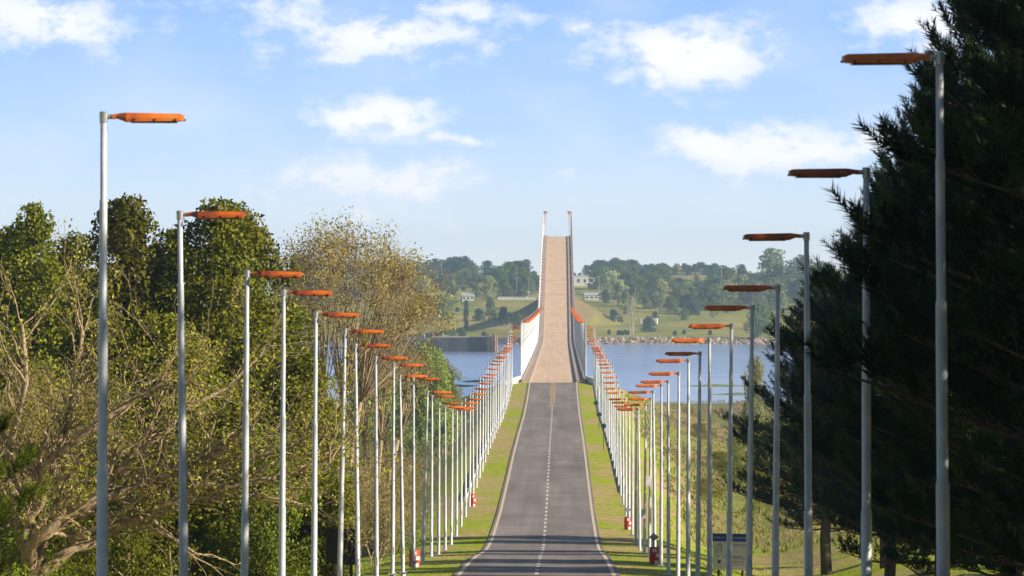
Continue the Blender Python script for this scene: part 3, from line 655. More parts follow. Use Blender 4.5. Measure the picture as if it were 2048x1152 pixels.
# ---- left evergreens
def T(px, s, ytop=None):     # position on the ground; returns loc and height to reach ytop
    d = F/s; x, y, z = on_ground(px, d); return (x, y, z), (None if ytop is None else CZ+(VY-ytop)/s-z)
EV = []
for i in range(4):
    me, cl_ = evergreen_mesh(40+i, 15, 2.3+.2*i, 165, 640, .088, (.45, 1.0), shape=.5); EV.append((me, trunk_mesh(13, .22, .01, i, cl_[:30])))
lab_e = [(62, 47, 418, 'dark evergreen tree at the far left edge of the frame', 0, 1.0), (250, 50, 405, 'tall pointed evergreen behind the nearest left lamp post', 1, 1.0), (425, 50, 414, 'tallest dense evergreen behind the second left lamp post', 2, 1.12),
         (478, 47, 425, 'dense evergreen touching the thin brown tree', 3, .95), (340, 47, 470, 'lower evergreen between the two tall evergreens on the left', 0, .95), (150, 44, 480, 'lower evergreen right of the far left one', 3, 1.1),
         (560, 46, 610, 'small evergreen behind the fourth left lamp post', 1, .95), (330, 58, 640, 'low bushy evergreen behind the long bare limbs', 2, 1.1), (600, 52, 700, 'short evergreen behind the fifth left lamp post', 0, .85), (15, 45, 470, 'evergreen cut by the left frame edge', 2, 1.0)]
for px, s, yt, lb, k, w in lab_e:
    loc, h = T(px, s, yt); t = tree_from('evergreen_tree', EV[k][0], M['evergreen'], EV[k][1], M['darkbark'], loc, lb, 'evergreens left of the road', w, rz=px*.7, sz=h/14.8)
# ---- leafy shrubs at the foot of the trees, left
SH = []
for i in range(3):
    me, cl_ = evergreen_mesh(60+i, 5, 1.9, 46, 620, .06, (.35, .75), z0=.02, shape=.35); SH.append((me, trunk_mesh(3.6, .09, .02, i, cl_[:20])))
for j, (px, s, yt, k, lb) in enumerate([(250, 62, 900, 0, 'leafy green shrub under the long bare limb'), (420, 58, 880, 1, 'green shrub between second and third left lamp posts'), (530, 54, 860, 2, 'bright shrub behind the third left lamp post'), (612, 46, 830, 0, 'bright green shrub left of the dark notice board'),
                                        (160, 56, 930, 2, 'green shrub beside the pale forked trunk'), (20, 66, 980, 1, 'shrub at the bottom left corner'), (480, 50, 960, 0, 'low shrub in the shade below the limbs'), (515, 56, 1000, 1, 'low shrub beside the notice board'), (340, 52, 800, 2, 'tall shrub behind the crossing limbs'), (520, 47, 720, 1, 'tall shrub below the evergreens'), (110, 60, 1000, 0, 'low shrub at the foot of the pale tree')]):
    loc, h = T(px, s, yt); tree_from('shrub', SH[k][0], M['shrubleaf'], SH[k][1], M['bark'], loc, lb, 'shrubs left of the road', min(.95, h/5+.2), rz=j, sz=h/4.9, cat='shrub')
# ---- big spreading thin-leaved trees, left foreground
P1 = dict(seg=6, wig=.17, up=(.3, .5, .5, .4, .3), max=5, kids=(5, 4, 4, 4, 3), ang=.62, ratio=.66, rr=.6, rmin=.012, t0=.25, bias=(.12, 0, .1))
def guided_tree(name, seed, s0, root, guides, P, bark, leafm, nleaf, lsize, label, spread):
    """limbs follow given outlines (photo pixels at s0 pixels per metre), every limb branches freely in all directions"""
    rng = np.random.default_rng(seed); mb = MB(); tips = []; o = np.array(root)
    for gi, (pts, r0) in enumerate(guides):
        W = np.array([at(x, y, s0) for x, y in pts])-o; off = np.cumsum(rng.normal(size=len(W))*.35); off[0] = 0; W[:, 1] += off
        Q = []; 
        for i in range(len(W)-1):
            for t in (0, .5): Q.append(W[i]*(1-t)+W[i+1]*t)
        Q.append(W[-1]); Q = np.array(Q); Q[1:-1] += rng.normal(size=(len(Q)-2, 3))*.06
        n = len(Q); rad = [r0*1.3*(1-.68*i/(n-1)) for i in range(n)]; mb.tube(Q, rad, 7, cap=False)
        for i in range(2, n):
            for c in range(2):
                dd = nrm(Q[i]-Q[i-1]); side = nrm(np.cross(dd, rng.normal(size=3))); an = rng.uniform(.35, .9)
                grow(rng, mb, tips, Q[i], nrm(dd*math.cos(an)+side*math.sin(an)+np.array([.1, 0, .15])), rng.uniform(1.2, 2.4), rad[i]*.5, 2, P)
    t = tag(empty(name, root), label, 'tree'); mb.build('trunk', bark, t, True)
    idx = rng.integers(0, len(tips), nleaf); pp = np.array([tips[i][0] for i in idx]); c = pp+rng.normal(size=pp.shape)*spread; n = nrm(rng.normal(size=pp.shape)+np.array([.3, -.2, .6]))
    link('crown', poly_mesh('crown', leaf_quads(rng, c, n, lsize, .5), np.clip((idx*2654435761 % 97)/97*.5+rng.uniform(0, .5, nleaf), 0, 1)), leafm, t)
PG = dict(seg=5, wig=.2, up=(.3, .5, .3, .3, .3), max=4, kids=(4, 4, 3, 3, 3), ang=.6, ratio=.62, rr=.6, rmin=.009, t0=.2, bias=(.1, 0, .1))
loc, _ = T(70, 66)
G = [([(51, 1150), (70, 1095), (129, 1029), (195, 1006), (273, 970), (332, 947), (420, 905), (500, 880)], .17), ([(60, 1160), (148, 1095), (219, 1060), (305, 1025), (363, 998), (414, 970), (500, 962), (580, 950), (660, 925)], .16),
     ([(51, 1150), (60, 1060), (78, 998), (101, 923), (187, 861), (281, 795), (330, 760)], .15), ([(78, 1150), (90, 1060), (101, 974), (117, 896), (137, 818), (156, 740), (165, 660)], .14),
     ([(200, 1000), (219, 982), (250, 935), (300, 869), (312, 818), (345, 740)], .085), ([(225, 985), (234, 943), (336, 857), (371, 818), (449, 775), (510, 720)], .08), ([(60, 1150), (30, 1010), (20, 900), (60, 760), (50, 650)], .13),
     ([(340, 945), (400, 930), (470, 912), (560, 905), (620, 870)], .07), ([(400, 975), (470, 985), (540, 990), (600, 1010)], .05)]
guided_tree('spreading_tree', 5, 66, loc, G, PG, M['bark'], M['sparse'], 12000, .062, 'large spreading tree with long pale limbs reaching right behind the lamp posts', .16)
P1 = dict(seg=6, wig=.17, up=(.3, .5, .5, .4, .3), max=5, kids=(5, 4, 4, 4, 3), ang=.62, ratio=.66, rr=.6, rmin=.010, t0=.25, bias=(.12, 0, .1))
loc, _ = T(-60, 60)
branch_tree('spreading_tree', 6, P1, [((0, 0, -.3), (.2, .1, 1), 4.6, .20), ((.2, 0, -.3), (.5, -.2, .8), 4.2, .15)], M['bark'], M['sparse'], 16000, .055, 'spreading thin-leaved tree rooted beyond the left frame edge', loc=loc, spread=.18)
P2 = dict(P1, max=5, kids=(5, 5, 4, 4, 3), ang=.5, bias=(0, 0, .1))
for px, s, seed, hh, lb in ((60, 54, 12, 4.6, 'thin-leaved tree of fine twigs below the far left evergreen'), (230, 54, 8, 4.4, 'thin-leaved tree of fine upright twigs behind the nearest left lamp post'), (400, 52, 9, 3.6, 'thin-leaved tree of fine twigs behind the second left lamp post'), (540, 49, 10, 2.9, 'thin-leaved tree of fine twigs behind the fourth left lamp post')):
    loc, _ = T(px, s); branch_tree('thin_tree', seed, P2, [((0, 0, -.3), (.05, 0, 1), hh, .13), ((.2, 0, -.3), (.35, 0, 1), hh*.85, .10), ((-.2, 0, -.3), (-.4, .1, 1), hh*.85, .10)], M['bark'], M['sparse'], 17000, .058, lb, 'thin-leaved trees left of the road', loc, .18)
# ---- brown thin tree against the sky
P3 = dict(seg=6, wig=.15, up=(.1, .2, .1, .0, .0), max=5, kids=(8, 5, 5, 4, 3), ang=.72, ratio=.48, rr=.58, rmin=.012, t0=.42)
def dome_tree(px, s0, ytop, rx, rz_, ncl, seed, label, per=100, size=.075, lean=.42, mat_='dryleaf', name='autumn_tree', cr=(.7, 1.35)):
    loc, h = T(px, s0, ytop); rng = np.random.default_rng(seed); mb = MB(); tips = []; cl_ = []
    cz = h-rz_
    for i in range(ncl):
        v = nrm(rng.normal(size=3)); v[2] = abs(v[2])*1.0-.35*rng.uniform(0, 1); rr = rng.uniform(.45, 1.0)**.6
        z = cz+v[2]*rz_*rr; cl_.append((v[0]*rx*rr+lean*(h-z)*.5, v[1]*rx*.8*rr, z-.3, rng.uniform(*cr)))
    for k in range(4):          # forking stems, then a limb to every clump
        mb.tube([(k*.35-.5, (k % 2)*.4, -.5), ((k-1.5)*.5, 0, h*.22), ((k-1.5)*1.1, (k % 2)*.5, h*.45)], [.20, .16, .11], 7)
    for i, (x, y, z, r_) in enumerate(cl_):
        k = min(3, max(0, int((x/rx+1)*2))); p0 = np.array(((k-1.5)*1.1, (k % 2)*.5, h*.45)); p1 = np.array((x, y, z)); mid = (p0+p1)/2+rng.normal(size=3)*.4+np.array([0, 0, -.3])
        if z < h*.5: p0 = np.array(((k-1.5)*.6, 0, h*.25))
        mb.tube([p0, mid, p1], [.045, .030, .014], 5, cap=False)
        for c in range(5):
            d = nrm(p1-mid+rng.normal(size=3)*1.2); grow(rng, mb, tips, mid*.3+p1*.7, d, r_*1.3, .02, 1, dict(seg=4, wig=.3, up=(.2, .2, .1), max=2, kids=(4, 3), ang=.7, ratio=.7, rr=.7, rmin=.011, t0=.2))
    q, t_ = lump_crown(rng, cl_, per, size, inner=.35, nrand=1.5)
    t = tag(empty(name, loc), label, 'tree'); mb.build('trunk', M['bark'], t, True); link('crown', poly_mesh('crown', q, t_), M[mat_], t)
dome_tree(665, 34, 388, 5.9, 6.6, 150, 21, 'tall thin brown-leaved tree against the sky left of the river')
dome_tree(745, 31, 600, 3.0, 4.2, 60, 22, 'smaller olive-brown tree at the right end of the left tree group', cr=(.6, 1.1))
loc, h = T(150, 36, 455)
branch_tree('autumn_tree', 23, P3, [((0, 0, -.5), (.0, 0, 1), h*.62, .25), ((.2, 0, -.5), (.2, 0, 1), h*.58, .2)], M['bark'], M['dryleaf'], 20000, .065, 'thin bare-topped tree showing between the left evergreens', loc=loc, spread=.4)
# ---- dry twiggy shrubs
P4 = dict(seg=4, wig=.2, up=(.3, .2, .1, .1), max=3, kids=(5, 5, 4), ang=.6, ratio=.7, rr=.6, rmin=.010, t0=.2)
for i, (px, s, yt, lb) in enumerate([(690, 40, 830, 'dry twiggy bush above the notice board'), (735, 36, 860, 'dry twiggy bush behind the eighth left lamp post'), (660, 34, 760, 'tall dry bush behind the sixth left lamp post'), (765, 28, 850, 'dry brown bush left of the dip in the lamp row'), (720, 30, 740, 'tall brown bush below the thin brown tree'), (615, 44, 800, 'dry bush between evergreens and notice board')]):
    loc, h = T(px, s, yt); branch_tree('dry_bush', 70+i, P4, [((random.uniform(-.4, .4), random.uniform(-.4, .4), -.2), (random.uniform(-.6, .6), 0, 1), h*.38, .05) for _ in range(6)], M['bark'], M['dryleaf'] if i % 2 else M['sparse'], 6000, .055, lb, 'dry bushes left of the road', loc, .25, 'bush')
# ---- bright willow bush by the river
rng = np.random.default_rng(90)
wm_, cl_ = evergreen_mesh(91, 8, 4.2, 90, 420, .11, (.6, 1.2), z0=.05, shape=.4)
wt = trunk_mesh(6, .16, .02, 3, cl_[:30])
for px, s, yt, w, lb in ((858, 19, 688, .72, 'light green leafy bush at the river edge left of the lamps'), (790, 18, 700, .8, 'light green bush at the river edge behind the brown bushes'), (888, 15, 722, .55, 'smallest light green bush beside the dark shallows'), (730, 17, 690, .9, 'green bush at the river edge farthest left')):
    loc, h = T(px, s, yt); tree_from('willow_bush', wm_, M['willow'], wt, M['bark'], loc, lb, 'light green bushes by the river', w, px, 'bush', h/7.7)
for px, s, yt, w, lb in ((1508, 15, 715, .42, 'pale sparse bush by the river at the edge of the pines'),):
    loc, h = T(px, s, yt); tree_from('riverside_bush', wm_, M['far_pale'], wt, M['bark'], loc, lb, 'pale bushes by the right river edge', w, px, 'bush', h/7.7)
# ---- pines
def pine_mesh(seed, Ht, Rd, nl=110, per=15, z0=.14, needles=30):
    rng = np.random.default_rng(seed); b = MB(); sp = []; sd = []; sl_ = []
    pts = [(rng.normal()*.06, rng.normal()*.06, Ht*i/8-(.6 if i == 0 else 0)) for i in range(9)]; b.tube(pts, [.26*(1.12-i/8) for i in range(9)], 9)
    for i in range(nl):
        h = z0+(1-z0)*((i+rng.uniform(0, 1))/nl)**.95; a = i*2.4+rng.uniform(-.3, .3)
        L = Rd*(1-((h-z0)/(1-z0))**1.6)*rng.uniform(.6, 1.25)+.35; L *= min(1, .55+(h-z0)*3.5)
        p = np.array([0, 0, Ht*h]); out = np.array([math.cos(a), math.sin(a), 0]); up = -.05+.55*h; ps = [p.copy()]; n = 6
        for k in range(n):
            d = nrm(out+np.array([0, 0, up+(.55*k/n)-.12])+rng.normal(size=3)*.08); p = p+d*L/n; ps.append(p.copy())
        b.tube(ps, [.05*(1-k/n)*(.4+L/Rd)+.010 for k in range(n+1)], 4, cap=False)
        m = max(4, int(per*L/Rd*1.3))
        for j in range(m):
            t = rng.uniform(.22, 1)*n; k = min(int(t), n-1); q = ps[k]+(ps[k+1]-ps[k])*(t-k); bd = nrm(ps[k+1]-ps[k])
            sidev = nrm(np.cross(bd, [0, 0, 1]))*rng.choice([-1, 1]); sl2 = L*.28*(1.15-t/n)*rng.uniform(.5, 1.2)+.1
            dd_ = nrm(bd*.7+sidev*rng.uniform(.5, 1.1)+np.array([0, 0, rng.uniform(.05, .5)])); e = q+dd_*sl2
            b.tube([q, e], [.012, .007], 3, cap=False)
            for (pp, w) in ((e, 1), (q*.5+e*.5, .8)):
                sp.append(pp); sd.append(nrm(dd_+np.array([0, 0, .85])+rng.normal(size=3)*.25)); sl_.append(rng.uniform(.40, .75)*w)
        sp.append(ps[-1]); sd.append(nrm(nrm(ps[-1]-ps[-2])+np.array([0, 0, .6]))); sl_.append(.7)
    sp.append(np.array([0, 0, Ht])); sd.append(np.array([0, 0, 1.])); sl_.append(.8)
    sp = np.array(sp); sd = nrm(np.array(sd)); sl_ = np.array(sl_); n = len(sp); k = needles
    t = rng.uniform(0, 1, (n, k)); rad = nrm(np.cross(np.repeat(sd[:, None], k, 1), rng.normal(size=(n, k, 3))))
    base = sp[:, None]+sd[:, None]*(t*sl_[:, None])[..., None]; dn = nrm(sd[:, None]*(.55+.5*t[..., None])+rad*.8)
    ln = (.21*rng.uniform(.8, 1.2, (n, k)))[..., None]; w = nrm(np.cross(dn, rng.normal(size=(n, k, 3))))*.013
    V = np.stack([base-w, base+w, base+dn*ln], 2).reshape(-1, 3, 3); tint = np.repeat(rng.uniform(0, 1, n)**1.5, k)
    me = bpy.data.meshes.new('trunk'); me.from_pydata([tuple(v) for v in b.v], [], b.f); me.update(); me.shade_smooth()
    return poly_mesh('crown', V, tint), me
PN = [pine_mesh(301, 17, 5.0, 165, 21, .15, 44), pine_mesh(302, 17, 4.6, 160, 21, .18, 44), pine_mesh(303, 17, 5.2, 170, 21, .13, 44)]
pines = [(1650, 36, 545, 0, 1.15, 'farthest pine of the right group, its low branches reaching over the information board'), (1775, 49, 345, 1, .9, 'dark pine behind the second right lamp post'), (1880, 60, 150, 2, .92, 'tall dark pine between the two nearest right lamp posts'), (2010, 80, -150, 0, 1.0, 'tallest dark pine behind the nearest right lamp post'),
         (2110, 95, -260, 1, 1.0, 'dark pine cut by the right frame edge'), (1770, 38, 470, 2, 1.1, 'pine in the second row behind the right lamp posts'), (1900, 42, 330, 0, 1.0, 'pine in the second row near the right edge'), (2030, 50, 200, 1, 1.0, 'pine in the back row at the right edge'),
         (1730, 32, 520, 1, 1.0, 'pine deep in the shade with its bare trunk showing'), (1980, 36, 400, 2, 1.1, 'shaded pine at the back of the right-hand grove'), (1850, 33, 450, 0, 1.1, 'back pine filling the middle of the right-hand grove')]
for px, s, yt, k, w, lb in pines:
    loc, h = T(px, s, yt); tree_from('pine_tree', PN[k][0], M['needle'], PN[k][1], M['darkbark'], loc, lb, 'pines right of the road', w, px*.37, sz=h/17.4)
# the rest of the grove, beyond the right frame edge: it shades what stands in the frame
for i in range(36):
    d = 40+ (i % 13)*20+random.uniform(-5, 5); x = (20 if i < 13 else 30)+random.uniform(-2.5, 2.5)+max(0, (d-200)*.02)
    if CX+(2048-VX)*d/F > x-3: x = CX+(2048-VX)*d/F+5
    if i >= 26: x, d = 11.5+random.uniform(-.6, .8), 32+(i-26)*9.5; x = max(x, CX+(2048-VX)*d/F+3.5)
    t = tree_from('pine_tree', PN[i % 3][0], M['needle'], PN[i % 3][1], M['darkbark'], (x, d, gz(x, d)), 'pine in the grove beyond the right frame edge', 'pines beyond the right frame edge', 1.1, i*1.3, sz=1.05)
loc, h = T(-245, 118, 250); tree_from('pine_tree', PN[1][0], M['shrubleaf'], PN[1][1], M['darkbark'], loc, 'young green conifer poking in at the left frame edge', 'conifers at the left frame edge', .55, 1.0, sz=h/17.4)
# low bushes in the brush, right
for i, (px, s, yt, k, lb) in enumerate([(1520, 24, 880, 0, 'low dark green bush in the brush left of the pines'), (1470, 20, 870, 1, 'low bush in the brush behind the right lamp posts')]):
    loc, h = T(px, s, yt); tree_from('low_bush', SH[k][0], M['evergreen'], SH[k][1], M['bark'], loc, lb, 'low bushes in the right brush', .9, i, 'bush', max(.3, h/4.9))

for i, (px, d, yh, k, m_) in enumerate([(1350, 900, 2.2, 0, 'willow'), (1400, 760, 2.0, 1, 'sparse'), (1440, 620, 2.2, 2, 'evergreen'), (1380, 1050, 2.6, 1, 'sparse'), (1300, 980, 1.8, 2, 'dryleaf'), (1470, 900, 2.8, 0, 'dryleaf'), (1410, 520, 1.6, 1, 'sparse'), (1540, 560, 2.4, 0, 'evergreen'), (840, 700, 2.2, 2, 'dryleaf'), (880, 820, 2.4, 1, 'sparse'), (800, 560, 2.0, 0, 'dryleaf'), (770, 480, 2.2, 1, 'sparse'), (900, 1000, 2.2, 0, 'evergreen')]):
    loc = on_ground(px, d); tree_from('brush_bush', SH[k][0], M[m_], None, None, loc, 'low bush among the dry brush on the %s side of the road' % ('right' if px > 1100 else 'left'), 'bushes in the %s-hand brush' % ('right' if px > 1100 else 'left'), 1.0, i, 'bush', yh/4.9)
# ------------------------------------------------------------------ ground stuff: grass and brush
def blades(name, seed, n, ysample, xsample, hgt, wid, m, label, cat, lean=.6, tuft=1):
    rng = np.random.default_rng(seed); y = ysample(rng, n); x = xsample(rng, y); k = tuft
    x = np.repeat(x, k)+rng.normal(size=n*k)*.10; y = np.repeat(y, k)+rng.normal(size=n*k)*.10; z = ground_z(x, y)
    b = np.stack([x, y, z-.03], 1); h = hgt*rng.uniform(.4, 1.3, n*k); a = rng.uniform(0, PI, n*k); w = np.stack([np.cos(a), np.sin(a)*.5, 0*a], 1)*(wid*rng.uniform(.6, 1.4, n*k))[:, None]
    tip = b+np.stack([rng.normal(size=n*k)*h*lean, rng.normal(size=n*k)*h*lean, h], 1); cl_ = (np.sin(x*.23+np.sin(y*.05)*2)*np.sin(y*.037+x*.05))*.5
    return tag(link(name, poly_mesh(name, np.stack([b-w, b+w, tip], 1), np.clip(rng.uniform(0, .85, n*k)+cl_*.5+.05, 0, 1)), m), label, cat, kind='stuff')
blades('verge_grass', 1, 26000, lambda r, n: 230+620*r.uniform(0, 1, n)**1.3, lambda r, y: r.choice([-1, 1], len(y))*r.uniform(3.62, 8.5, len(y)), .07, .02, M['grass'], 'short green and straw coloured grass on both road verges', 'grass', tuft=3)
blades('field_grass', 2, 16000, lambda r, n: 225+240*r.uniform(0, 1, n), lambda r, y: r.choice([-1, 1], len(y))*(8+r.uniform(0, 1, len(y))**1.2*18), .18, .025, M['grass'], 'rough grass sloping down behind the lamp rows', 'grass', tuft=3)
blades('dry_brush', 3, 34000, lambda r, n: 400+880*r.uniform(0, 1, n), lambda r, y: r.choice([-1, 1], len(y))*(10+r.uniform(0, 1, len(y))*(y*.065)), .45, .07, M['reed'], 'dry brown brush covering the low ground between road and river', 'brush', tuft=3)

# ------------------------------------------------------------------ far bank
def rocks():
    rng = np.random.default_rng(5); Vs = []; n = 1500
    x = rng.uniform(-60, 190, n); y = 2386+rng.uniform(0, 1, n)*26; z = ground_z(x, y); b = MB()
    ico = [(0, 0, 1), (.89, 0, .45), (.28, .85, .45), (-.72, .53, .45), (-.72, -.53, .45), (.28, -.85, .45), (.72, .53, -.45), (-.28, .85, -.45), (-.89, 0, -.45), (-.28, -.85, -.45), (.72, -.53, -.45), (0, 0, -1)]
    fc = [(0, 1, 2), (0, 2, 3), (0, 3, 4), (0, 4, 5), (0, 5, 1), (1, 6, 2), (2, 7, 3), (3, 8, 4), (4, 9, 5), (5, 10, 1), (6, 7, 2), (7, 8, 3), (8, 9, 4), (9, 10, 5), (10, 6, 1), (11, 7, 6), (11, 8, 7), (11, 9, 8), (11, 10, 9), (11, 6, 10)]
    for i in range(n):
        s = rng.uniform(.5, 1.3); j = rng.uniform(.7, 1.3, 3); b.add([(x[i]+v[0]*s*j[0]*rng.uniform(.85, 1.15), y[i]+v[1]*s*j[1], z[i]+v[2]*s*j[2]*.7) for v in ico], fc)
    return b
M['rock'] = simple('river_rock', (.42, .34, .28), (.16, .13, .11), .35, .9)
tag(rocks().build('riprap', M['rock']), 'brown and grey boulders lining the far river bank', 'rocks', kind='stuff')
# prototypes (10 m tall)
def far_proto(seed, w, ncl, cr, z0, shape, per=60, size=.24, trunk=.16):
    me, cl_ = evergreen_mesh(seed, 10, w, ncl, per, size, cr, z0=z0, shape=shape); return me, trunk_mesh(8.5, trunk, .01, seed, cl_[:24])
FP = {'round': [far_proto(501, 4.0, 60, (.8, 1.6), .14, .4), far_proto(502, 4.4, 65, (.8, 1.7), .10, .35)],
      'euc': [far_proto(511, 3.4, 40, (.7, 1.3), .30, .45), far_proto(512, 3.8, 46, (.7, 1.4), .25, .45)],
      'tall': [far_proto(521, 2.2, 45, (.6, 1.1), .10, .55), far_proto(522, 2.5, 45, (.6, 1.1), .15, .5)],
      'cypress': [far_proto(531, .8, 110, (.35, .6), .02, .5, 260, .13)]}
NFT = 0
def ftree(kind, px, yb, hp, m, label, group, name='far_tree', d=None, w=1.0):
    global NFT; NFT += 1
    loc = far_base(px, yb) if d is None else on_ground(px, d)
    s = F/loc[1]; h = hp/s; pr = FP[kind][NFT % len(FP[kind])]
    return tree_from(name, pr[0], M[m], pr[1], M['palebark'] if kind == 'euc' else M['bark'], (loc[0], loc[1], loc[2]-.3), label, group, h/10*w, NFT*2.1, sz=h/10)
r = random.Random(3)
# skyline ridge
for px in np.arange(600, 1075, 13.0):
    if 948 < px < 966: continue
    top = float(np.interp(px, [600, 800, 830, 880, 925, 945, 966, 975, 990, 1010, 1040, 1058, 1075], [515, 520, 520, 514, 508, 528, 545, 518, 535, 530, 515, 520, 548]))+r.uniform(-3, 6)
    d = r.uniform(3250, 3500); g = on_ground(px, d); hp = (VY-(g[2]-CZ)*F/d)-top
    ftree('round' if r.random() < .6 else 'euc', px+r.uniform(-4, 4), 0, max(hp, 12), 'far_dark', 'dark tree on the far skyline left of the bridge', 'skyline trees left of the bridge', d=d, w=r.uniform(1.0, 1.35))
for px in np.arange(1150, 1720, 12.0):
    top = float(np.interp(px, [1150, 1160, 1172, 1200, 1250, 1300, 1340, 1400, 1440, 1470, 1500, 1720], [548, 548, 524, 517, 518, 524, 530, 522, 528, 540, 545, 540]))+r.uniform(-3, 6)
    d = r.uniform(3250, 3600); g = on_ground(px, d); hp = (VY-(g[2]-CZ)*F/d)-top
    ftree('round' if r.random() < .6 else 'euc', px+r.uniform(-4, 4), 0, max(hp, 12), 'far_dark', 'dark tree on the far skyline right of the bridge', 'skyline trees right of the bridge', d=d, w=r.uniform(1.0, 1.35))
# belt of mixed trees in front
for px in np.arange(560, 1072, 9.0):
    yb = r.uniform(578, 606) if px < 860 else r.uniform(570, 597)
    ftree(r.choice(['round', 'round', 'euc', 'tall']), px+r.uniform(-5, 5), yb, r.uniform(30, 48), r.choice(['far_mid', 'far_dark', 'far_mid', 'far_olive', 'far_pale']), 'mixed tree among the houses on the far bank left of the bridge', 'belt of trees left of the bridge', w=r.uniform(.9, 1.3))
for px in np.arange(1198, 1760, 6.5):
    yb = r.uniform(572, 588+min(34, max(0, (px-1200)*.25)))
    ftree(r.choice(['round', 'round', 'euc', 'tall']), px+r.uniform(-5, 5), yb, r.uniform(34, 54), r.choice(['far_mid', 'far_dark', 'far_mid', 'far_olive', 'far_pale', 'far_mid']), 'mixed tree in the green belt on the far bank right of the bridge', 'belt of trees right of the bridge', w=r.uniform(1.0, 1.4))
for px in np.arange(1215, 1500, 19.0):
    ftree(r.choice(['round', 'tall', 'euc']), px+r.uniform(-7, 7), r.uniform(604, 624), r.uniform(26, 44), r.choice(['far_mid', 'far_dark', 'far_mid', 'far_olive']), 'tree at the front edge of the green belt right of the bridge', 'front trees right of the bridge', w=r.uniform(.8, 1.2))
for px in list(np.arange(955, 1075, 13.0)):
    ftree(r.choice(['round', 'tall', 'euc']), px+r.uniform(-5, 5), r.uniform(590, 600), r.uniform(30, 46), r.choice(['far_mid', 'far_dark', 'far_mid', 'far_olive']), 'tree among the sheds just left of the bridge', 'front trees left of the bridge', w=r.uniform(.7, 1.0))
for i in range(46):
    px = r.choice([r.uniform(850, 1060), r.uniform(1225, 1640), r.uniform(1225, 1640)]); yb = r.uniform(606, 650); yb = max(yb, 615) if px < 1300 and px > 1100 else yb
    ftree(r.choice(['round', 'round', 'tall', 'euc']), px, yb, r.uniform(9, 26), r.choice(['far_mid', 'far_dark', 'far_mid', 'far_olive', 'far_pale']), 'small tree scattered on the open grass slope %s of the bridge' % ('left' if px < 1100 else 'right'), 'scattered slope trees %s of the bridge' % ('left' if px < 1100 else 'right'), w=r.uniform(.8, 1.3))
one = [('cypress', 932, 657, 56, 'far_dark', 'narrow dark cypress on the slope above the river pier'), ('euc', 976, 612, 62, 'far_pale', 'pale yellowish tree beside the white shed'), ('euc', 850, 600, 50, 'far_pale', 'pale tree left of the white shed'), ('euc', 1325, 622, 62, 'far_pale', 'wide pale tree right of the bridge'), ('euc', 1375, 612, 50, 'far_pale', 'smaller pale tree left of the dark round tree'),
       ('euc', 1240, 606, 48, 'far_pale', 'pale tree nearest the bridge on the right'), ('round', 1378, 630, 44, 'far_dark', 'dark round tree on the right bank meadow'), ('tall', 1300, 618, 62, 'far_dark', 'tall dark tree between the pale trees'), ('round', 1297, 664, 32, 'far_dark', 'small tree in front of the white trailer'), ('round', 1522, 688, 72, 'far_mid', 'broad tree at the right bank water edge'),
       ('round', 958, 642, 26, 'far_dark', 'small dark tree right of the cypress'), ('euc', 1007, 662, 50, 'far_dark', 'leaning pale-trunked tree in the bridge shadow'), ('round', 1035, 660, 34, 'far_mid', 'rounded bush between pier and bridge'), ('round', 980, 613, 20, 'far_mid', 'small round bush below the pale tree'), ('round', 885, 640, 52, 'far_mid', 'broad green tree at the left of the sunny slope'), ('round', 840, 640, 62, 'far_mid', 'large green tree behind the brown leafed branches'),
       ('round', 1342, 625, 34, 'far_mid', 'green tree left of the dark round tree'), ('tall', 1550, 620, 60, 'far_mid', 'green tree below the large eucalyptus'), ('round', 905, 674, 18, 'far_mid', 'bush on the bank above the pier'), ('round', 925, 676, 22, 'far_mid', 'green bush right on the pier edge'), ('round', 968, 676, 14, 'far_dark', 'low dark bush at the end of the pier')]
for k, px, yb, hp, m, lb in one: ftree(k, px, yb, hp, m, lb, None, 'cypress' if k == 'cypress' else 'far_tree', w=1.0 if k != 'cypress' else .95)
for px, yb, hp, w, lb in ((1545, 604, 108, 1.15, 'large eucalyptus standing above the far skyline'), (1605, 606, 96, 1.0, 'second large eucalyptus right of the tallest one')): ftree('euc', px, yb, hp, 'far_olive', lb, None, 'eucalyptus', w=w)
loc = far_base(1262, 668); P5 = dict(seg=5, wig=.08, up=(.6, .6, .5), max=3, kids=(4, 4, 3), ang=.3, ratio=.6, rr=.6, rmin=.05, t0=.3)
branch_tree('bare_tree', 33, P5, [((-.5, 0, -.3), (-.05, 0, 1), 8.5, .28), ((.9, 0, -.3), (.04, 0, 1), 9, .28), ((.2, 0, -.3), (.1, 0, 1), 8, .2)], M['palebark'], M['far_pale'], 400, .3, 'bare pale multi-stemmed tree on the right bank near the bridge', loc=loc, spread=.4)
for i, px in enumerate((1218, 1237, 1243, 1250, 1256, 1350, 1368, 1420)):
    loc = far_base(px, 669+(i % 3)); s = F/loc[1]
    tree_from('bank_bush', FP['round'][i % 2][0], M['far_dark'], None, None, (loc[0], loc[1], loc[2]-.2), 'small dark bush on the green strip above the rocks', 'small bushes along the right bank', .22, i, 'bush')

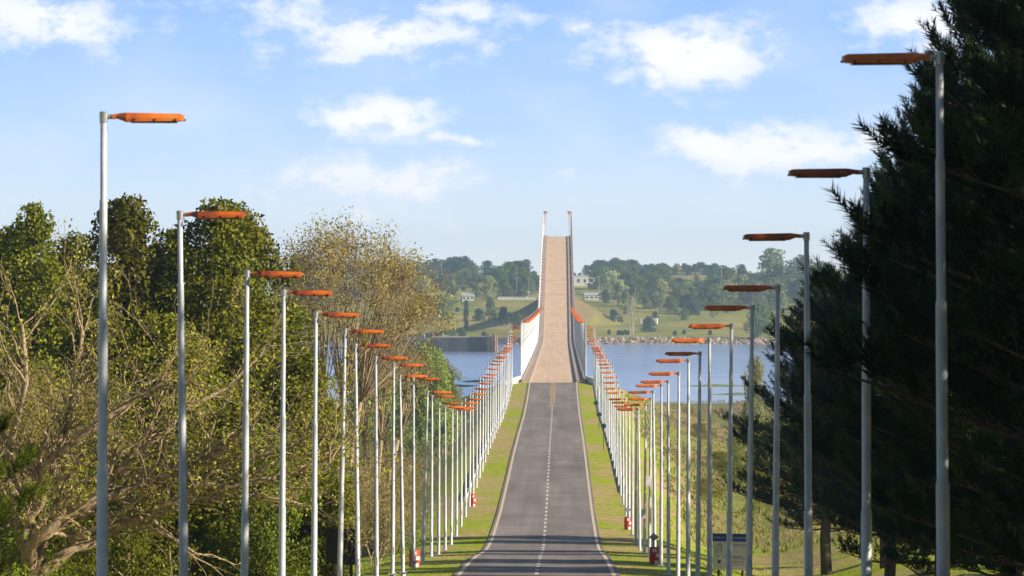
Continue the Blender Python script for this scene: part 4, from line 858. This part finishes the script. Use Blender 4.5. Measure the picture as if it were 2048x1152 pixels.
# ---- houses, sheds, poles, pier
M['wallw'] = simple('white_wall', (.62, .60, .58), (.46, .45, .44), .6, .8); M['wallp'] = simple('plaster_wall', (.62, .50, .42), (.48, .38, .32), .6, .85)
M['roofg'] = simple('grey_roof', (.50, .52, .56), (.38, .40, .44), .8, .6); M['roofr'] = simple('tile_roof', (.45, .20, .14), (.32, .14, .10), .8, .8); M['pane'] = simple('dark_window', (.05, .06, .08), (.03, .04, .05), 3, .2)
def house(px, yb, wpx, hpx, dep, wall, roof, label, gable=True, nwin=3, name='house', rz=.1):
    loc = far_base(px, yb); s = F/loc[1]; w, h = wpx/s, hpx/s; t = tag(empty(name, (loc[0], loc[1], loc[2]-.3), rz), label, 'house' if name == 'house' else name.replace('_', ' '))
    hw = h*(.68 if gable else .9); b = MB(); b.box((0, 0, hw/2), (w, dep, hw)); wl = b.build('wall', M[wall], t)
    b = MB()
    if gable:
        o = .35; x0, y0 = w/2+o, dep/2+o
        b.add([(-x0, -y0, hw-.1), (x0, -y0, hw-.1), (x0, y0, hw-.1), (-x0, y0, hw-.1), (-x0, 0, h), (x0, 0, h), (-x0, -y0, hw+.08), (x0, -y0, hw+.08), (x0, y0, hw+.08), (-x0, y0, hw+.08)], [(3, 2, 1, 0), (0, 1, 7, 6), (2, 3, 9, 8), (6, 7, 5, 4), (8, 9, 4, 5), (0, 6, 4, 9, 3), (1, 2, 8, 5, 7)])
    else: b.box((0, 0, hw+h*.05), (w+.5, dep+.5, h*.10))
    b.build('roof', M[roof], t)
    for i in range(nwin):
        x = (i+.5)/nwin*w-w/2; b = MB(); b.box((x, -dep/2-.03, hw*.58), (min(1.3, w/nwin*.5), .08, hw*.32)); b.build('window', M['pane'], t)
    b = MB(); b.box((w*.5/nwin if nwin else 0, -dep/2-.03, hw*.32), (.9, .06, hw*.6)); b.build('door', M['roofg'] if nwin else M['pane'], t)
    return t
house(935, 602, 24, 17, 8, 'wallw', 'roofg', 'white shed with pale sloping roof left of the bridge')
house(1160, 572, 52, 22, 18, 'wallw', 'roofg', 'large white warehouse right beside the bridge crest line', False, 4, 'warehouse')
house(1062, 566, 34, 16, 12, 'wallp', 'roofr', 'beige building close to the left side of the bridge')
house(1182, 600, 28, 16, 7, 'wallw', 'roofg', 'white house with dark tree before it right of the bridge')
house(1234, 572, 14, 10, 7, 'wallw', 'roofr', 'small white house above the pale trees on the right')
house(1247, 592, 10, 9, 6, 'wallw', 'roofr', 'small cream house between pale trees')
house(1044, 594, 26, 14, 6, 'wallp', 'roofg', 'low brown shed behind the white wall left of the bridge')
house(900, 566, 70, 12, 14, 'wallw', 'roofg', 'long low white building under the left skyline trees', False, 6)
house(822, 562, 26, 12, 9, 'wallp', 'roofr', 'small building at the far left of the opposite bank')
house(1590, 588, 12, 9, 6, 'wallw', 'roofg', 'tiny white house right of the large eucalyptus')
def longwall(px0, px1, yb, hpx, label):
    a = far_base(px0, yb); b_ = far_base(px1, yb); s = F/a[1]; h = hpx/s; n = 8; b = MB(); t = tag(empty('boundary_wall', a), label, 'wall')
    for i in range(n):
        x0 = a[0]+(b_[0]-a[0])*i/n; x1 = a[0]+(b_[0]-a[0])*(i+1)/n; z = gz((x0+x1)/2, a[1]); b.box(((x0+x1)/2-a[0], 0, z-a[2]+h/2-.2), (x1-x0-.15, .3, h)); b.box((x1-a[0], 0, z-a[2]+h/2-.1), (.36, .36, h+.3))
    b.build('panels', M['wallw'], t)
longwall(995, 1072, 600, 7, 'low white boundary wall on the far bank left of the bridge')
d_ = far_base(1298, 651); s = F/d_[1]; t = tag(empty('trailer', d_, -.15), 'white box trailer parked behind a small tree on the right bank', 'trailer')
b = MB(); b.box((0, 0, 1.9), (34/s, 2.6, 2.6)); b.build('box_body', M['whitep'], t)
for x in (-2.2, 2.0, 2.9): b = MB(); b.tube([(x, -1.3, .45), (x, 1.3, .45)], .45, 12); b.build('wheel', M['black'], t)
b = MB(); b.box((0, 0, .55), (34/s*.9, 1.0, .14)); b.build('chassis', M['bolt'], t)
M['boatw'] = simple('boat_white', (.75, .74, .72), (.6, .6, .58), 2, .5)
def upole(px, yb, hpx, label):
    a = far_base(px, yb); s = F/a[1]; h = hpx/s; t = tag(empty('utility_pole', a), label, 'utility pole', 'utility poles on the far bank')
    b = MB(); b.tube([(0, 0, -.5), (0, 0, h)], [.19, .12], 8); b.build('pole', M['palebark'], t); b = MB(); b.box((0, 0, h-.5), (2.2, .14, .14)); b.build('crossarm', M['palebark'], t)
    for x in (-.9, 0, .9): b = MB(); b.lathe([(.05, h-.43), (.09, h-.35), (.05, h-.2)], 6, (x, 0, 0)); b.build('insulator', M['whitep'], t)
for a in ((883, 562, 34, 'pole against the left skyline trees'), (918, 610, 40, 'pole beside the white shed'), (1033, 598, 44, 'pole left of the brown shed'), (1058, 596, 40, 'pole nearest the bridge on the left'), (1198, 604, 52, 'pole beside the white house right of the bridge'), (1190, 575, 24, 'short pole by the white warehouse'), (1443, 590, 56, 'tall pole above the right belt of trees'), (1402, 570, 32, 'pole on the right skyline'), (1386, 566, 22, 'farthest short pole on the right skyline')): upole(a[0], a[1], a[2], 'pale utility '+a[3]+' on the far bank')
# pier
M['sheet'] = simple('stained_pier_wall', (.10, .10, .13), (.05, .055, .075), .25, .8, stretch=(1, 1, .3)); M['timber'] = simple('weathered_timber', (.50, .34, .22), (.28, .18, .12), 1, .85, stretch=(1, 1, .2))
t = tag(empty('pier', (0, 0, 0)), 'old dark river pier with timber posts at its right end', 'pier')
d = 2150; s = F/d; X = lambda px: CX+(px-VX)/s
x0, x1 = X(868), X(975)
t.location = ((x0+x1)/2, d, 0); inv = Matrix.Translation((-(x0+x1)/2, -d, 0))
def pp(b, name, m):
    o = b.build(name, m, t); o.matrix_parent_inverse = inv; return o
b = MB(); b.box(((x0+x1)/2, d+7, 1.6), (x1-x0, 14, 6.8))
for i in range(24): b.box((x0+(x1-x0)*(i+.5)/24, d-.1, 1.6), (.35, .25, 6.6))
pp(b, 'pier_wall', M['sheet'])
b = MB(); b.box(((x0+x1)/2, d+7, 5.15), (x1-x0+.4, 14.5, .3)); pp(b, 'pier_cap', M['pier'])
b = MB(); b.box((x1+.95, d+3, 2.2), (1.6, 7, 6.2)); pp(b, 'end_block', M['timber'])
for i, (dx, dy, h) in enumerate(((2.1, 0, 6.2), (2.7, 1.2, 5.8), (3.3, 0.2, 5.6), (.1, -.6, 6.3), (2.4, 3, 6.0))):
    b = MB(); b.tube([(x1+dx, d+dy, -2), (x1+dx, d+dy, h)], .32, 8); pp(b, 'timber_pile', M['timber'])
for px in (848, 866, 885): b = MB(); b.tube([(X(px), d+2, 5), (X(px), d+2, 6.6)], .3, 8); pp(b, 'bollard', M['pier'])
b = MB(); b.box((X(830), d+40, 1.5), (22, 60, 5.6)); pp(b, 'quay', M['sheet'])
# low shore wall continuing to the bridge
b = MB(); b.box((X(1000), 2392, .9), (58, 4, 3.4)); tag(b.build('shore_wall', M['sheet']), 'low dark shore wall behind the pier left of the bridge', 'wall')

# ------------------------------------------------------------------ haze
hz = MB(); hz.box((0, 3000, 27), (12800, 8000, 72)); 
hz = MB(); hz.box((0, 3100, 29), (12900, 7300, 90))
hm = bpy.data.materials.new('haze_air'); hm.use_nodes = True; nt = hm.node_tree; nt.nodes.clear()
out = nt.nodes.new('ShaderNodeOutputMaterial'); pv = nt.nodes.new('ShaderNodeVolumePrincipled'); pv.inputs['Density'].default_value = HAZE; pv.inputs['Color'].default_value = (.52, .76, 1, 1); pv.inputs['Anisotropy'].default_value = .0
nt.links.new(pv.outputs[0], out.inputs['Volume'])
tag(hz.build('haze', hm), 'thin blue distance haze over the river', 'haze', kind='stuff')
